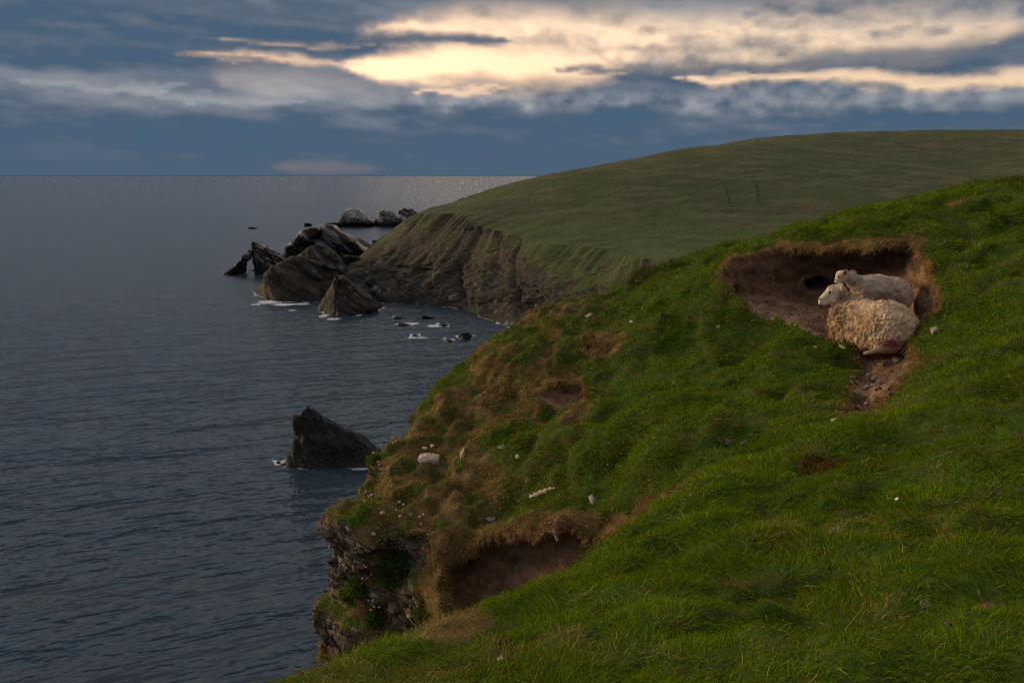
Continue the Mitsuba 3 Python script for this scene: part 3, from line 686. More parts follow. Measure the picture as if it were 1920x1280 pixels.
for sel, name, lab, cat in ((~isdry, 'grass', 'short green grazed grass over the slope, the bank and the mound', 'grass'), (isdry, 'dry_grass', 'brown dead grass on the seaward side of the mound and along the turf lips', 'dead grass')):
    m_, c_ = blades(bp[sel], dirs[sel], side[sel], ln_[sel], wd[sel], bend[sel], (gc if name == 'grass' else dc)[sel])
    if name == 'dry_grass':
        # matted strands and roots hanging from the broken turf edges
        lf = np.nonzero(mixed)[0]
        cen = GV[GF[lf]].mean(1); nn_ = unit(GN[GF[lf]].mean(1))
        keep = (nn_[:, 2] < .75) & (np.linalg.norm(cen - EYE, axis=1) < 14)
        cen, nn_ = cen[keep], nn_[keep]
        n_ = 9
        hp = np.repeat(cen, n_, 0) + rng.normal(0, .022, (len(cen) * n_, 3)); hn = np.repeat(nn_, n_, 0)
        M2 = len(hp)
        hdir = unit(hn * .7 + rng.normal(0, .55, (M2, 3)) + np.array([0, 0, -.25]))
        hb = unit(np.array([0, 0, -1.0]) + rng.normal(0, .35, (M2, 3)))
        m2, c2 = blades(hp, hdir, unit(np.cross(hdir, rng.normal(size=(M2, 3)))), rng.uniform(.03, .11, M2) * np.where(hp[:, 1] > 7.4, .55, .7), rng.uniform(.004, .009, M2), hb, dpal[rng.integers(0, 4, M2)] * rng.uniform(.6, 1.3, M2)[:, None])
        # bleached stalks lying about
        sel2 = rng.choice(NB, 1500, replace=False)
        sd_ = unit(hd_[sel2] + bn[sel2] * .35)
        m3, c3 = blades(bp[sel2] + bn[sel2] * .03, sd_, unit(np.cross(sd_, bn[sel2])), rng.uniform(.025, .085, 1500), .0030 * np.clip(bd[sel2] / 4, .8, 2), unit(rng.normal(size=(1500, 3))), np.array([(.36, .27, .12)]) * rng.uniform(.6, 1.2, (1500, 1)))
        vs = [m_[0], m2[0], m3[0]]; fs = [m_[1], m2[1] + len(vs[0]), m3[1] + len(vs[0]) + len(vs[1])]
        m_, c_ = (np.vstack(vs), np.vstack(fs)), np.vstack([c_, c2, c3])
    stuff(name, m_, 'm_blade', lab, cat, color=c_)

# ------------------------------------------------------------------ the sheep
def ell(G, c, r, ax=None):
    q = (G - c) @ (np.asarray(ax).T if ax is not None else np.eye(3))
    k = np.sqrt(((q / r) ** 2).sum(1))
    return (k - 1) * np.min(r)

def bone(G, a, b, ra, rb):
    ab = b - a
    t = np.clip(((G - a) @ ab) / (ab @ ab), 0, 1)
    return np.linalg.norm(G - a - t[:, None] * ab, axis=1) - (ra + (rb - ra) * t)

def grid(lo, hi, h):
    ax = [np.arange(lo[k], hi[k] + h, h) for k in range(3)]
    return ax, np.stack(np.meshgrid(*ax, indexing='ij'), -1).reshape(-1, 3)

def floor_z(x, y):
    i_, j_ = int(round((x - gx[0]) / HS)), int(round((y - gy[0]) / HS))
    return 100 + zfl[i_, j_]

def skin(f, ax, lo, h):
    return surface_nets(f.reshape([len(a) for a in ax]).astype(np.float32), lo, h)

def locks(V, Fm, N, n, weight, length, width, flow, col, seed, lift=.35):
    """Short curved locks of wool lying along the fleece."""
    r = np.random.default_rng(seed)
    t3 = V[Fm]; ar = np.linalg.norm(np.cross(t3[:, 1] - t3[:, 0], t3[:, 2] - t3[:, 0]), axis=1) * weight[Fm].mean(1)
    pk = r.choice(len(Fm), n, p=ar / ar.sum())
    a1, a2 = np.sqrt(r.random(n)), r.random(n)
    bb = np.stack([1 - a1, a1 * (1 - a2), a1 * a2], 1)
    p = (t3[pk] * bb[..., None]).sum(1); nn = unit((N[Fm[pk]] * bb[..., None]).sum(1))
    fl = flow - nn * (nn @ flow)[:, None] if flow.ndim == 1 else flow
    cl = np.stack([fbm(p * 14, 2, seed + k_) for k_ in range(3)], 1) * 2.2
    dr_ = unit(unit(fl) * .8 + nn * lift + cl + r.normal(0, .25, (n, 3)))
    c = (col[Fm[pk]] * bb[..., None]).sum(1) * (r.uniform(.72, 1.2, n) * (.7 + .6 * meshkit.noise(p * 38, seed + 5)))[:, None]
    return blades(p - nn * .004, dr_, unit(np.cross(dr_, nn)), length * r.uniform(.5, 1.3, n), width * r.uniform(.7, 1.3, n), unit(np.array([0, 0, -.6]) + cl + r.normal(0, .4, (n, 3))), c)

mat('m_wool_skin', (.5, .5, .5))
scene['m_wool'] = {'type': 'twosided', 'bsdf': {'type': 'principled', 'base_color': {'type': 'mesh_attribute', 'name': 'vertex_color'}, 'roughness': .9, 'specular': .15, 'sheen': .3}}
del scene['m_wool_skin']
mat('m_eye', (.012, .009, .007), .12, specular=.5)
mat('m_nostril', (.06, .03, .028), .5)

# the ewe, lying with her rump towards us
LW = np.array([0, 0, 1.0])
ex, ey = 3.675, 8.02
fz_ = floor_z(ex, ey)
ax_a = np.array([-.62, .785, 0]); ax_b = np.array([.785, .62, 0])
AX = np.stack([ax_a, ax_b, LW])
c0 = np.array([ex, ey, fz_ + .215])
hp = {'cran': P(1573, 545, 8.36), 'brow': P(1561, 546, 8.35), 'mid': P(1549, 555, 8.33), 'nose': P(1540, 561, 8.32), 'lip': P(1539, 566.5, 8.32), 'jaw': P(1559, 562, 8.33), 'chin': P(1545, 568.5, 8.32)}
h = .009
lo, hi = np.array([ex - .62, ey - .56, fz_ - .06]), np.array([ex + .58, ey + .62, fz_ + .72])
ax, G = grid(lo, hi, h)
body = ell(G, c0, np.array([.42, .295, .245]), AX)
body = smin(body, ell(G, c0 - ax_a * .15 + LW * .01, np.array([.25, .295, .25]), AX), .10)
body = smin(body, ell(G, c0 + ax_a * .18 + LW * .01, np.array([.24, .26, .235]), AX), .08)
body = smax(body, -(G[:, 2] - fz_ - .012), .05)
neck = np.minimum(bone(G, c0 + ax_a * .26 + LW * .07, P(1590, 562, 8.33), .15, .088), bone(G, P(1590, 562, 8.33), P(1581, 552, 8.36), .088, .066))
neck = smin(neck, ell(G, P(1568, 578, 8.28), np.array([.055, .05, .060])), .05)
wool = smin(body, neck, .06)
near = np.abs(wool) < .08
g = G[near]
wp = g + np.stack([fbm(g * 7, 2, 400 + k_) for k_ in range(3)], 1) * .10
clump = fbm(wp * np.array([15, 15, 9]), 3, 410) * .040 + (np.abs(fbm(wp * np.array([38, 38, 22]), 2, 411)) - .12) * -.07 + fbm(g * 4, 2, 412) * .03
gpx2 = project(g)[0]
ruff = sst(-2, 8, (gpx2[:, 0] - 1577) + (gpx2[:, 1] - 540) * .52) * (1 - sst(1592, 1606, gpx2[:, 0] + .3 * (gpx2[:, 1] - 560)))
wool[near] += clump * (1 + 1.2 * ruff)
head = np.minimum.reduce([bone(G, hp['cran'], hp['brow'], .066, .066), bone(G, hp['brow'], hp['mid'], .060, .044), bone(G, hp['mid'], hp['nose'], .044, .029), bone(G, hp['nose'], hp['lip'], .028, .026)])
head = smin(head, np.minimum(bone(G, hp['cran'], hp['jaw'], .06, .052), bone(G, hp['jaw'], hp['chin'], .046, .022)), .03)
head = smin(head, bone(G, hp['lip'], hp['chin'], .022, .019), .018)
eye_p = P(1555.5, 547.5, 8.285)
head = smax(head, -(np.linalg.norm(G - eye_p - [0, -.012, 0], axis=1) - .017), .012)
mouth = bone(G, P(1535, 566.6, 8.29), P(1547, 566.5, 8.265), .004, .003)
head = np.maximum(head, -mouth)
leg = np.minimum.reduce([bone(G, c0 - ax_a * .26 - ax_b * .12 + LW * -.14, P(1646, 655, 7.70), .09, .040), bone(G, P(1646, 655, 7.70), P(1634, 660, 7.66), .030, .022), bone(G, P(1634, 660, 7.66), P(1623, 662, 7.68), .022, .021)])
f = smin(smin(wool, leg, .03), head, .022)
EV, EF = skin(f, ax, lo, h)
EN = normals(EV, EF)
isW = sst(-.004, .012, np.linalg.norm(EV - hp['brow'], axis=1) - .0)
dh = np.minimum.reduce([bone(EV, hp['cran'], hp['nose'], .078, .034), bone(EV, hp['jaw'], hp['chin'], .06, .03), bone(EV, hp['nose'], hp['lip'], .034, .03)])
wool_w = sst(.004, .022, dh - .02 * meshkit.noise(EV * 40, 420))
epx = project(EV)[0]
wool_w = np.maximum(wool_w, sst(-1, 5, (epx[:, 0] - 1577) + (epx[:, 1] - 540) * .52 + 8 * fbm(EV * 25, 2, 421)))
wool_w[(epx[:, 1] > 574) & (epx[:, 0] > 1549)] = 1
ruff_v = wool_w * (1 - sst(1592, 1608, epx[:, 0] + .3 * (epx[:, 1] - 560))) * (epx[:, 1] < 600)
wc = mixc((.29, .19, .115), (.52, .375, .255), (meshkit.fbm(EV * 11, 4, 422) - .3) / .4)
dirt = sst(.46, .64, meshkit.fbm(EV * 5, 3, 423) + .9 * np.clip(.14 - (EV[:, 2] - fz_), 0, .14))
wc = wc * (1 - .55 * dirt[:, None]) + np.array((.20, .115, .06)) * .55 * dirt[:, None]
wc = wc * (1 - .45 * ruff_v[:, None]) + np.array((.20, .13, .075)) * .45 * ruff_v[:, None]
mk = P(1671, 640, 7.66)
red = sst(.10, .05, np.linalg.norm((EV - mk) * [1, .6, 1.3], axis=1) + .06 * fbm(EV * 22, 3, 424)) * sst(.34, .5, meshkit.fbm(EV * 17, 3, 425))
wc = wc * (1 - .85 * red[:, None]) + np.array((.30, .018, .055)) * .85 * red[:, None]
fc = mixc((.42, .31, .245), (.55, .44, .36), (meshkit.fbm(EV * 26, 3, 426) - .3) / .4)
ec = fc * (1 - wool_w[:, None]) + wc * wool_w[:, None]
ewe = one('sheep', (EV, EF), 'm_wool', 'woolly cream ewe with a red rump mark lying in front in the hollow', 'sheep', smooth=True, color=ec)
flow = unit(np.array([0, 0, -1.0]) - ax_a * .35)
m_, c_ = locks(EV, EF, EN, 42000, wool_w ** 2 * sst(7.70, 7.76, EV[:, 1]), .024, .0040, flow, wc, 430, .36)
obj('fleece', m_, 'm_wool', ewe, color=c_)
ico = trimesh.creation.icosphere(subdivisions=2)
def ball(c, r, ax_=None):
    v = ico.vertices * r
    return (v @ (np.asarray(ax_) if ax_ is not None else np.eye(3)) + c, ico.faces)
obj('eye', ball(eye_p + [0, -.002, 0], .0135), 'm_eye', ewe, smooth=True)
obj('nostril', ball(P(1536.2, 560.5, 8.295), np.array([.009, .005, .005])), 'm_nostril', ewe, smooth=True)

def ear_mesh(base, tip, width, cup):
    """A cupped leaf-shaped ear with thickness."""
    a = tip - base; L_ = np.linalg.norm(a); a = a / L_
    s_ = unit(np.cross(a, cup)); n_ = np.cross(s_, a)
    rows = []
    for t_ in np.linspace(0, 1, 9):
        wdt = width * (math.sin(math.pi * min(1, .18 + .82 * t_)) ** .8 if t_ < 1 else 0.02)
        for k_ in range(12):
            th_ = 2 * math.pi * k_ / 12
            x_, z_ = math.cos(th_) * wdt, math.sin(th_) * .006
            rows.append(base + a * L_ * t_ + s_ * x_ + n_ * (z_ + 1.2 * x_ * x_ / width))
    V = np.array(rows); Q = [[r_ * 12 + k_, r_ * 12 + (k_ + 1) % 12, (r_ + 1) * 12 + (k_ + 1) % 12, (r_ + 1) * 12 + k_] for r_ in range(8) for k_ in range(12)]
    Q += [[0, k_ + 1, k_, k_] for k_ in range(1, 11)] + [[96, 96 + k_, 96 + k_ + 1, 96 + k_ + 1] for k_ in range(1, 11)]
    return V, np.array(Q)
mat('m_ear', lambda p, n, uv: M_((.30, .19, .145), (.46, .34, .27), F_(p.x * 60, p.y * 60, p.z * 60, 3)), .8)
mat('m_ear_dark', lambda p, n, uv: M_((.15, .075, .05), (.30, .17, .12), F_(p.x * 60, p.y * 60, p.z * 60, 3)), .8)
obj('ear', ear_mesh(P(1573, 543, 8.31), P(1580, 534.5, 8.215), .030, np.array([.6, -.8, .2])), 'm_ear', ewe, smooth=True)
obj('ear', ear_mesh(P(1572, 537, 8.40), P(1578, 531, 8.50), .028, np.array([.6, .8, .2])), 'm_ear', ewe, smooth=True)

# the lamb, standing behind her with its head over her neck
h = .007
la, lb = P(1622, 541, 8.66), P(1681, 546, 8.74)
lf = min(floor_z(la[0], la[1]), floor_z(lb[0], lb[1]))
lo, hi = np.array([P(1558, 520, 8.6)[0] - .03, 8.38, lf - .05]), np.array([lb[0] + .22, 8.98, P(1590, 500, 8.6)[2] + .03])
ax, G = grid(lo, hi, h)
lbody = bone(G, la, lb, .128, .142)
lbody = smin(lbody, ell(G, P(1690, 556, 8.74), np.array([.10, .125, .135])), .06)
lbody = smin(lbody, ell(G, P(1650, 536, 8.70), np.array([.20, .12, .115])), .05)
lneck = bone(G, la + [-.03, 0, .02], P(1593, 521, 8.63), .105, .062)
lc = {'cran': P(1585, 516, 8.62), 'brow': P(1576, 515.5, 8.60), 'nose': P(1569.5, 525.5, 8.58), 'chin': P(1569.5, 528.5, 8.585), 'jaw': P(1578, 524, 8.60)}
lhead = np.minimum.reduce([bone(G, lc['cran'], lc['brow'], .053, .050), bone(G, lc['brow'], lc['nose'], .045, .026)])
lhead = smin(lhead, np.minimum(bone(G, lc['cran'], lc['jaw'], .048, .042), bone(G, lc['jaw'], lc['chin'], .038, .020)), .02)
leye = P(1572, 518.8, 8.553)
lhead = smax(lhead, -(np.linalg.norm(G - leye - [0, -.010, 0], axis=1) - .013), .009)
lhead = np.maximum(lhead, -bone(G, P(1565.5, 528.2, 8.56), P(1574, 528, 8.54), .0035, .003))
lw = smin(lbody, lneck, .05)
near = np.abs(lw) < .05
lw[near] += fbm(G[near] * 26, 3, 440) * .032 + fbm(G[near] * 7, 2, 441) * .03
lf_ = lw
for px_, yy in ((la[0] + .02, la[1] - .06), (la[0] + .03, la[1] + .06), (lb[0] + .02, lb[1] - .07), (lb[0] + .03, lb[1] + .06)):
    zf_ = floor_z(px_, yy) - .005
    top_ = np.array([px_, yy, la[2] - .06]); kn_ = np.array([px_ + .015, yy, zf_ + .11]); ft_ = np.array([px_ - .005, yy, zf_])
    lf_ = smin(lf_, np.minimum(bone(G, top_, kn_, .055, .026), bone(G, kn_, ft_, .024, .024)), .02)
lf_ = smin(lf_, lhead, .02)
LVv, LFf = skin(lf_, ax, lo, h)
LN = normals(LVv, LFf)
dl = np.minimum(bone(LVv, lc['brow'], lc['nose'], .055, .034), bone(LVv, lc['jaw'], lc['chin'], .046, .026))
lww = np.maximum(sst(.0, .02, dl), sst(lc['cran'][0] - .01, lc['cran'][0] + .025, LVv[:, 0]))
wc2 = mixc((.24, .175, .125), (.42, .325, .255), (meshkit.fbm(LVv * 16, 4, 442) - .3) / .4)
fc2 = mixc((.42, .30, .22), (.54, .42, .33), (meshkit.fbm(LVv * 30, 3, 443) - .3) / .4)
lamb = one('lamb', (LVv, LFf), 'm_wool', 'pale short-woolled lamb behind the ewe, its head over her neck', 'lamb', smooth=True, color=fc2 * (1 - lww[:, None]) + wc2 * lww[:, None])
m_, c_ = locks(LVv, LFf, LN, 20000, lww, .018, .0045, unit(np.array([.5, 0, -1.0])), wc2, 450, .5)
obj('fleece', m_, 'm_wool', lamb, color=c_)
obj('eye', ball(leye + [0, -.001, 0], .0105), 'm_eye', lamb, smooth=True)
obj('nostril', ball(P(1566.2, 524.2, 8.562), np.array([.006, .004, .004])), 'm_nostril', lamb, smooth=True)
obj('ear', ear_mesh(P(1583, 514, 8.565), P(1587.5, 504.5, 8.49), .024, np.array([-.3, -.9, .1])), 'm_ear_dark', lamb, smooth=True)
obj('ear', ear_mesh(P(1588, 513, 8.66), P(1607, 510, 8.74), .024, np.array([.3, .5, .6])), 'm_ear', lamb, smooth=True)

# ------------------------------------------------------------------ stones, clods, roots and plants on the turf
scene['m_stone'] = {'type': 'twosided', 'bsdf': {'type': 'principled', 'base_color': {'type': 'mesh_attribute', 'name': 'vertex_color'}, 'roughness': .85, 'specular': .3}}

def pebble(c, r, seed, flat=(1, 1, 1), n=14, sub_=2, col=(.3, .25, .2), var=.25, frame=None, crack=0.0):
    """An angular stone: the hull of random points, worn a little."""
    q = np.random.default_rng(seed)
    pts = unit(q.normal(size=(n, 3))) * q.uniform(.72, 1.0, (n, 1))
    m = trimesh.Trimesh(pts, ConvexHull(pts).simplices)
    m.fix_normals()
    for _ in range(sub_): m = m.subdivide()
    V = np.array(m.vertices); k = unit(V)
    V = V * (1 + .18 * fbm(k * 2.2 + seed, 3, seed)[:, None]) * np.asarray(flat)
    if crack: V *= 1 - crack * (np.abs(((V[:, 0] * 2.6 + .35 * fbm(V * 3, 2, seed)) % 1) - .5) < .07)[:, None]
    if frame is not None: V = V @ frame
    c2 = np.asarray(col) * (1 - var + 2 * var * meshkit.fbm(V * 3 + seed, 4, seed + 3))[:, None]
    return (V * r + c, m.faces), c2

def tangent(n, ang):
    a = unit(np.array([math.cos(ang), math.sin(ang), 0]) - n * (n @ np.array([math.cos(ang), math.sin(ang), 0])))
    return np.stack([a, np.cross(n, a), n])

def px_size(p, px):
    return px / 1500 * np.linalg.norm(p - EYE)

STONES = [
 (1417,766,9,(1,.55,.75),(.40,.26,.17),'pale orange angular stone standing in the bright grass of the dip'),
 (1105,594,9,(1.1,.7,.8),(.42,.33,.25),'cream stone near the top of the mound'),
 (1213,514,8,(.9,.8,1),(.36,.27,.21),'pinkish stone under the dark bush on the skyline'),
 (1196,528,4,(1,.8,.8),(.50,.45,.38),'tiny white stone just below the skyline bush'),
 (1606,735,8,(1.1,.8,.7),(.30,.24,.21),'grey pebble in the upper part of the worn path'),
 (1596,762,9,(1.2,.9,.7),(.38,.29,.25),'pinkish pebble at the left edge of the path end'),
 (1611,768,10,(1.2,.9,.6),(.30,.23,.20),'larger brown-grey stone at the tip of the path'),
 (1625,757,7,(1,.9,.7),(.34,.27,.23),'small rounded pebble right of the stones at the path tip'),
 (1562,790,7,(1.5,.8,.5),(.34,.28,.24),'flat grey pebble in the grass below the path tip'),
 (1632,655,7,(1.1,.8,.7),(.30,.22,.16),'brown lump of stone beside the hind foot of the ewe'),
 (1600,643,6,(1.3,.9,.6),(.40,.31,.25),'pale pebble under the left flank of the ewe'),
 (1580,653,6,(1.6,.9,.4),(.36,.29,.23),'flat pale pebble on the soil left of the ewe'),
 (920,976,10,(1.6,.7,.5),(.20,.18,.165),'grey slab of stone sticking out of the turf above the scar'),
 (1042,1000,9,(.7,.7,1.6),(.36,.33,.32),'pale upright stone wedged under the turf lip of the scar'),
 (940,843,9,(1.4,.8,.6),(.20,.18,.165),'dark grey stone right of the pale boulder'),
 (868,852,9,(1.6,.8,.45),(.36,.28,.19),'flat buff stone just right of the pale boulder'),
 (972,857,6,(1,1,1),(.50,.42,.31),'round cream pebble in the green grass above the wool strip'),
 (1298,927,8,(1.2,.9,.7),(.20,.16,.14),'brown-grey stone at the right end of the scar crest'),
 (1311,906,9,(1,.9,.8),(.035,.030,.026),'black stone topmost at the right end of the scar crest'),
 (1306,917,6,(1,.9,.8),(.14,.12,.11),'grey stone between the black and the brown one'),
 (1500,880,10,(1.4,.9,.6),(.030,.027,.024),'black flat clod beside the rusty moss patch'),
 (1366,830,7,(1.5,.9,.5),(.10,.065,.045),'brown clod in the dip left of the path tip'),
 (1393,832,8,(1.5,.9,.6),(.09,.06,.04),'wider brown clod right of its neighbour in the dip'),
 (1562,994,9,(1.5,.9,.6),(.10,.085,.075),'grey-brown flat stone in the middle of the near grass'),
 (935,1205,16,(1.2,1,.75),(.022,.018,.015),'black lump of peat on the near slope at the bottom'),
 (828,1237,8,(1.6,1,.6),(.030,.024,.018),'small black clod left of the black lump of peat'),
 (1445,1135,14,(1.5,1,.7),(.075,.042,.026),'reddish brown clod low in the near grass'),
 (1852,1145,15,(1.0,.6,1.0),(.11,.055,.035),'rust brown angular peat fragment at the lower right'),
 (1778,1172,10,(1.4,1,.6),(.06,.045,.035),'dark brown clod left of the rust brown fragment'),
 (1906,556,0,(1,1,1),(.4,.35,.3),None),
 (1905,522,6,(1.2,1,.7),(.36,.31,.26),'pale stone in the grass at the right edge of the photo'),
 (1752,621,9,(1.0,.8,1.3),(.42,.32,.25),'pale chalky stone in the right bank edge behind the grass step'),
 (1712,620,7,(1.0,.9,.8),(.42,.33,.24),'cream stone on the corner of the grass step'),
 (1703,634,8,(.8,.8,1.2),(.40,.28,.22),'pink stone in the side of the grass step'),
 (735,912,5,(1,.8,.7),(.42,.34,.26),'cream stone high on the rocky ledge'),
 (716,962,7,(1,.8,.9),(.36,.27,.18),'buff stone on the outer ledge of the cliff top'),
 (700,1001,6,(1,.8,.7),(.34,.27,.20),'buff stone in the middle of the cliff face'),
 (772,1155,8,(1.2,.8,.8),(.30,.24,.20),'grey pink stone low in the cliff beside the dark gap')]
for n_, (x_, y_, r_, fl_, cl_, lab) in enumerate(STONES):
    if lab is None: continue
    p, nn_ = hit(x_, y_)
    r = px_size(p, r_)
    fr = tangent(nn_, rng.uniform(0, 6.28))
    (V, Q), c_ = pebble(p + nn_ * r * .22, r, 500 + n_, fl_, col=tuple(.78 * c for c in cl_), frame=fr)
    one('clod' if ('clod' in lab or 'peat' in lab) else 'stone', (V, Q), 'm_stone', lab, 'clod' if ('clod' in lab or 'peat' in lab) else 'stone', color=c_)

p, nn_ = hit(806, 856)
fr = tangent(nn_, 0.2)
(V, Q), c_ = pebble(p, px_size(p, 22), 601, (1.15, .7, .62), 20, 4, (.46, .36, .29), .3, fr, .10)
one('boulder', (V, Q), 'm_stone', 'pale pinkish cracked boulder bedded in the turf near the cliff edge', 'boulder', color=c_)
for n_, (x_, y_, r_, lab) in enumerate([(796,846,7,'long cream stone leaning on top of the pale boulder'), (810,843,6,'round cream stone on the right top of the pale boulder')]):
    q_, _ = hit(x_, y_ + 6)
    (V, Q), c_ = pebble(q_ + np.array([0, 0, px_size(q_, 11)]), px_size(q_, r_), 610 + n_, (1.2, .8, .7), col=(.50, .38, .30), frame=tangent(nn_, 1.0))
    one('stone', (V, Q), 'm_stone', lab, 'stone', color=c_)

def tube(pts, rad, sides=6):
    pts = np.asarray(pts, float); rad = np.broadcast_to(rad, len(pts))
    t_ = unit(np.gradient(pts, axis=0))
    a_ = unit(np.cross(t_, [.31, .2, .93])); b_ = np.cross(t_, a_)
    th = np.arange(sides) * 2 * np.pi / sides
    V = (pts[:, None] + rad[:, None, None] * (np.cos(th)[None, :, None] * a_[:, None] + np.sin(th)[None, :, None] * b_[:, None])).reshape(-1, 3)
    i_, j_ = np.meshgrid(np.arange(len(pts) - 1), np.arange(sides), indexing='ij')
    Q = np.stack([i_ * sides + j_, i_ * sides + (j_ + 1) % sides, (i_ + 1) * sides + (j_ + 1) % sides, (i_ + 1) * sides + j_], -1).reshape(-1, 4)
    return V, np.vstack([Q[:, [0, 1, 2]], Q[:, [0, 2, 3]]])

# a hank of shed wool on the mound, and white tufts and feathers
line = np.array([hit(x_, y_)[0] + [0, 0, .014] for x_, y_ in ((984, 940), (996, 935), (1008, 929), (1020, 924), (1032, 919), (1044, 915))])
tt_ = np.linspace(0, 1, 40)
line = np.stack([np.interp(tt_, np.linspace(0, 1, 6), np.convolve(np.pad(line[:, k_], 1, 'edge'), [.25, .5, .25], 'valid')) for k_ in range(3)], 1)
V, Q = tube(line, .020 * (np.sin(np.pi * np.clip(tt_ * .9 + .08, 0, 1)) ** .6) + .006 * np.sin(tt_ * 40), 14)
V = V + fbm(V * 40, 3, 620)[:, None] * .022
wv = np.tile(np.array([(.52, .40, .27)]), (len(V), 1)) * (.7 + .6 * meshkit.fbm(V * 45, 3, 621))[:, None]
hank = one('wool_hank', (V, Q), 'm_wool', 'long pale twisted hank of shed wool lying on the mound', 'wool', smooth=True, color=wv)
m_, c_ = locks(V, Q, normals(V, Q), 900, np.ones(len(V)), .020, .004, unit(line[-1] - line[0]), wv, 622, .4)
obj('loose_fibres', m_, 'm_wool', hank, color=c_)
TUFTS = [(1112,938,10,'pale tuft of wool right of the long hank','wool'),(1741,1128,15,'white scrap of wool low on the near slope','wool'),(942,1240,11,'bleached scrap of wool at the bottom edge of the slope','wool'),
         (1384,571,5,'white tuft on the grass rim at the left end of the hollow','wool'),(1344,612,4,'white fleck of wool below the left end of the hollow','wool'),(1529,652,4,'white fleck of wool in the grass left of the ewe','wool'),
         (1183,604,5,'white fleck of wool on the right shoulder of the mound','wool'),(1785,690,4,'white fleck of wool on the bank right of the path','wool')]
for n_, (x_, y_, r_, lab, cat) in enumerate(TUFTS):
    p, nn_ = hit(x_, y_); r = px_size(p, r_)
    (V, Q), c_ = pebble(p + nn_ * r * .3, r, 640 + n_, (1.2, .7, .4), col=(.38, .34, .27), frame=tangent(nn_, rng.uniform(0, 3)))
    t_ = one('wool_tuft', (V, Q), 'm_wool', lab, cat, color=c_)
    m_, c_ = locks(V, Q, normals(V, Q), 160, np.ones(len(V)), r * .55, r * .12, np.array([.5, .5, .3]), c_, 660 + n_, .7)
    obj('loose_fibres', m_, 'm_wool', t_, color=c_)
p, nn_ = hit(1682, 948)
fr = tangent(nn_, 1.0)
sv2 = []
for a_ in np.linspace(-1, 1, 15):
    wq = .30 * (1 - a_ * a_) ** .5
    sv2 += [(a_, -wq, .18 + .12 * wq), (a_, 0, .10 - .1 * a_ * a_ + .1), (a_, wq, .18 + .12 * wq)]
sq2 = [[i_ * 3 + k_, (i_ + 1) * 3 + k_, (i_ + 1) * 3 + k_ + 1, i_ * 3 + k_ + 1] for i_ in range(14) for k_ in range(2)]
V = np.array(sv2) * px_size(p, 9) @ fr + p + nn_ * .03
one('feather', (np.vstack([V, V + nn_ * .002]), np.vstack([np.array(sq2), np.array(sq2)[:, ::-1] + len(V)])), 'm_wool', 'small white curled feather in the near grass', 'feather', color=np.tile(np.array([(.55, .52, .48)]), (len(V) * 2, 1)))

# rust-red moss
p, nn_ = hit(1537, 877)
cand = GV[(np.linalg.norm(GV - p, axis=1) < .16) & (GT == 0)]
cn_ = GN[(np.linalg.norm(GV - p, axis=1) < .16) & (GT == 0)]
ii_ = rng.integers(0, len(cand), 900)
bp_ = cand[ii_] + rng.normal(0, .02, (900, 3)) * [1, 1, .2]
dd_ = unit(cn_[ii_] + rng.normal(0, .6, (900, 3)))
m_, c_ = blades(bp_, dd_, unit(np.cross(dd_, rng.normal(size=(900, 3)))), rng.uniform(.02, .05, 900), rng.uniform(.004, .008, 900), unit(rng.normal(size=(900, 3))), np.array([(.095, .040, .014)]) * rng.uniform(.4, 1.4, (900, 1)))
one('moss_patch', m_, 'm_blade', 'rust red patch of moss in the near grass', 'moss', color=c_)

# cushions of thrift and other plants on the cliff
def cushion(x_, y_, rpx, lab, flat=.75, n=1500, col=(.035, .085, .012), seed=0, blade=.05):
    p, nn_ = hit(x_, y_); r = px_size(p, rpx)
    up_ = unit(nn_ * .5 + np.array([0, -.1, .8]))
    t_ = thing('cushion_plant', lab, 'plant')
    q = np.random.default_rng(700 + seed)
    (V, Q), c_ = pebble(p - up_ * r * .15, r * .8, 720 + seed, (1, 1, flat), 26, 2, (.018, .03, .008), frame=tangent(up_, 0))
    obj('cushion', (V, Q), 'm_stone', t_, color=c_)
    k = unit(q.normal(size=(n, 3))); k = k[(k @ up_ > -.35)]
    M2 = len(k)
    loc = p - up_ * r * .15 + (k - up_ * (k @ up_)[:, None] * (1 - flat)) * r * (.78 + .3 * fbm(k * 2.3, 3, 730 + seed))[:, None]
    dd_ = unit(k + up_ * .5 + q.normal(0, .45, (M2, 3)))
    g_ = np.asarray(col) * q.uniform(.5, 1.5, (M2, 1)) * (.6 + .8 * meshkit.noise(k * 3, 740 + seed))[:, None]
    br = q.random(M2) < .15
    g_[br] = np.array((.13, .085, .03)) * q.uniform(.6, 1.2, (br.sum(), 1))
    m_, c_ = blades(loc, dd_, unit(np.cross(dd_, q.normal(size=(M2, 3)))), blade * q.uniform(.6, 1.4, M2), blade * .16 * q.uniform(.7, 1.4, M2), unit(q.normal(size=(M2, 3)) + [0, 0, -.6]), g_)
    obj('leaves', m_, 'm_blade', t_, color=c_)
    return t_
cushion(755, 1045, 36, 'largest dark green cushion plant on the cliff, overhanging dark rock', .85, 2600, (.030, .070, .012), 1, .06)
cushion(735, 1082, 20, 'round green cushion plant under the largest one', .85, 1500, (.045, .105, .014), 2)
cushion(668, 1098, 22, 'light green sloping cushion plant at the outer edge of the cliff', .7, 1500, (.070, .125, .016), 3)
cushion(652, 1112, 14, 'small light green cushion plant just left of the sloping one', .7, 900, (.065, .115, .016), 8)
cushion(708, 1158, 20, 'dark green oval cushion plant lowest on the cliff', .95, 1500, (.025, .075, .010), 4)
cushion(703, 861, 13, 'bright green cushion plant on the far knob above the stack', .8, 800, (.06, .12, .012), 5)
cushion(1206, 508, 38, 'dark olive bushy tussock on the skyline left of the hollow', .6, 1500, (.050, .075, .015), 6, .07)
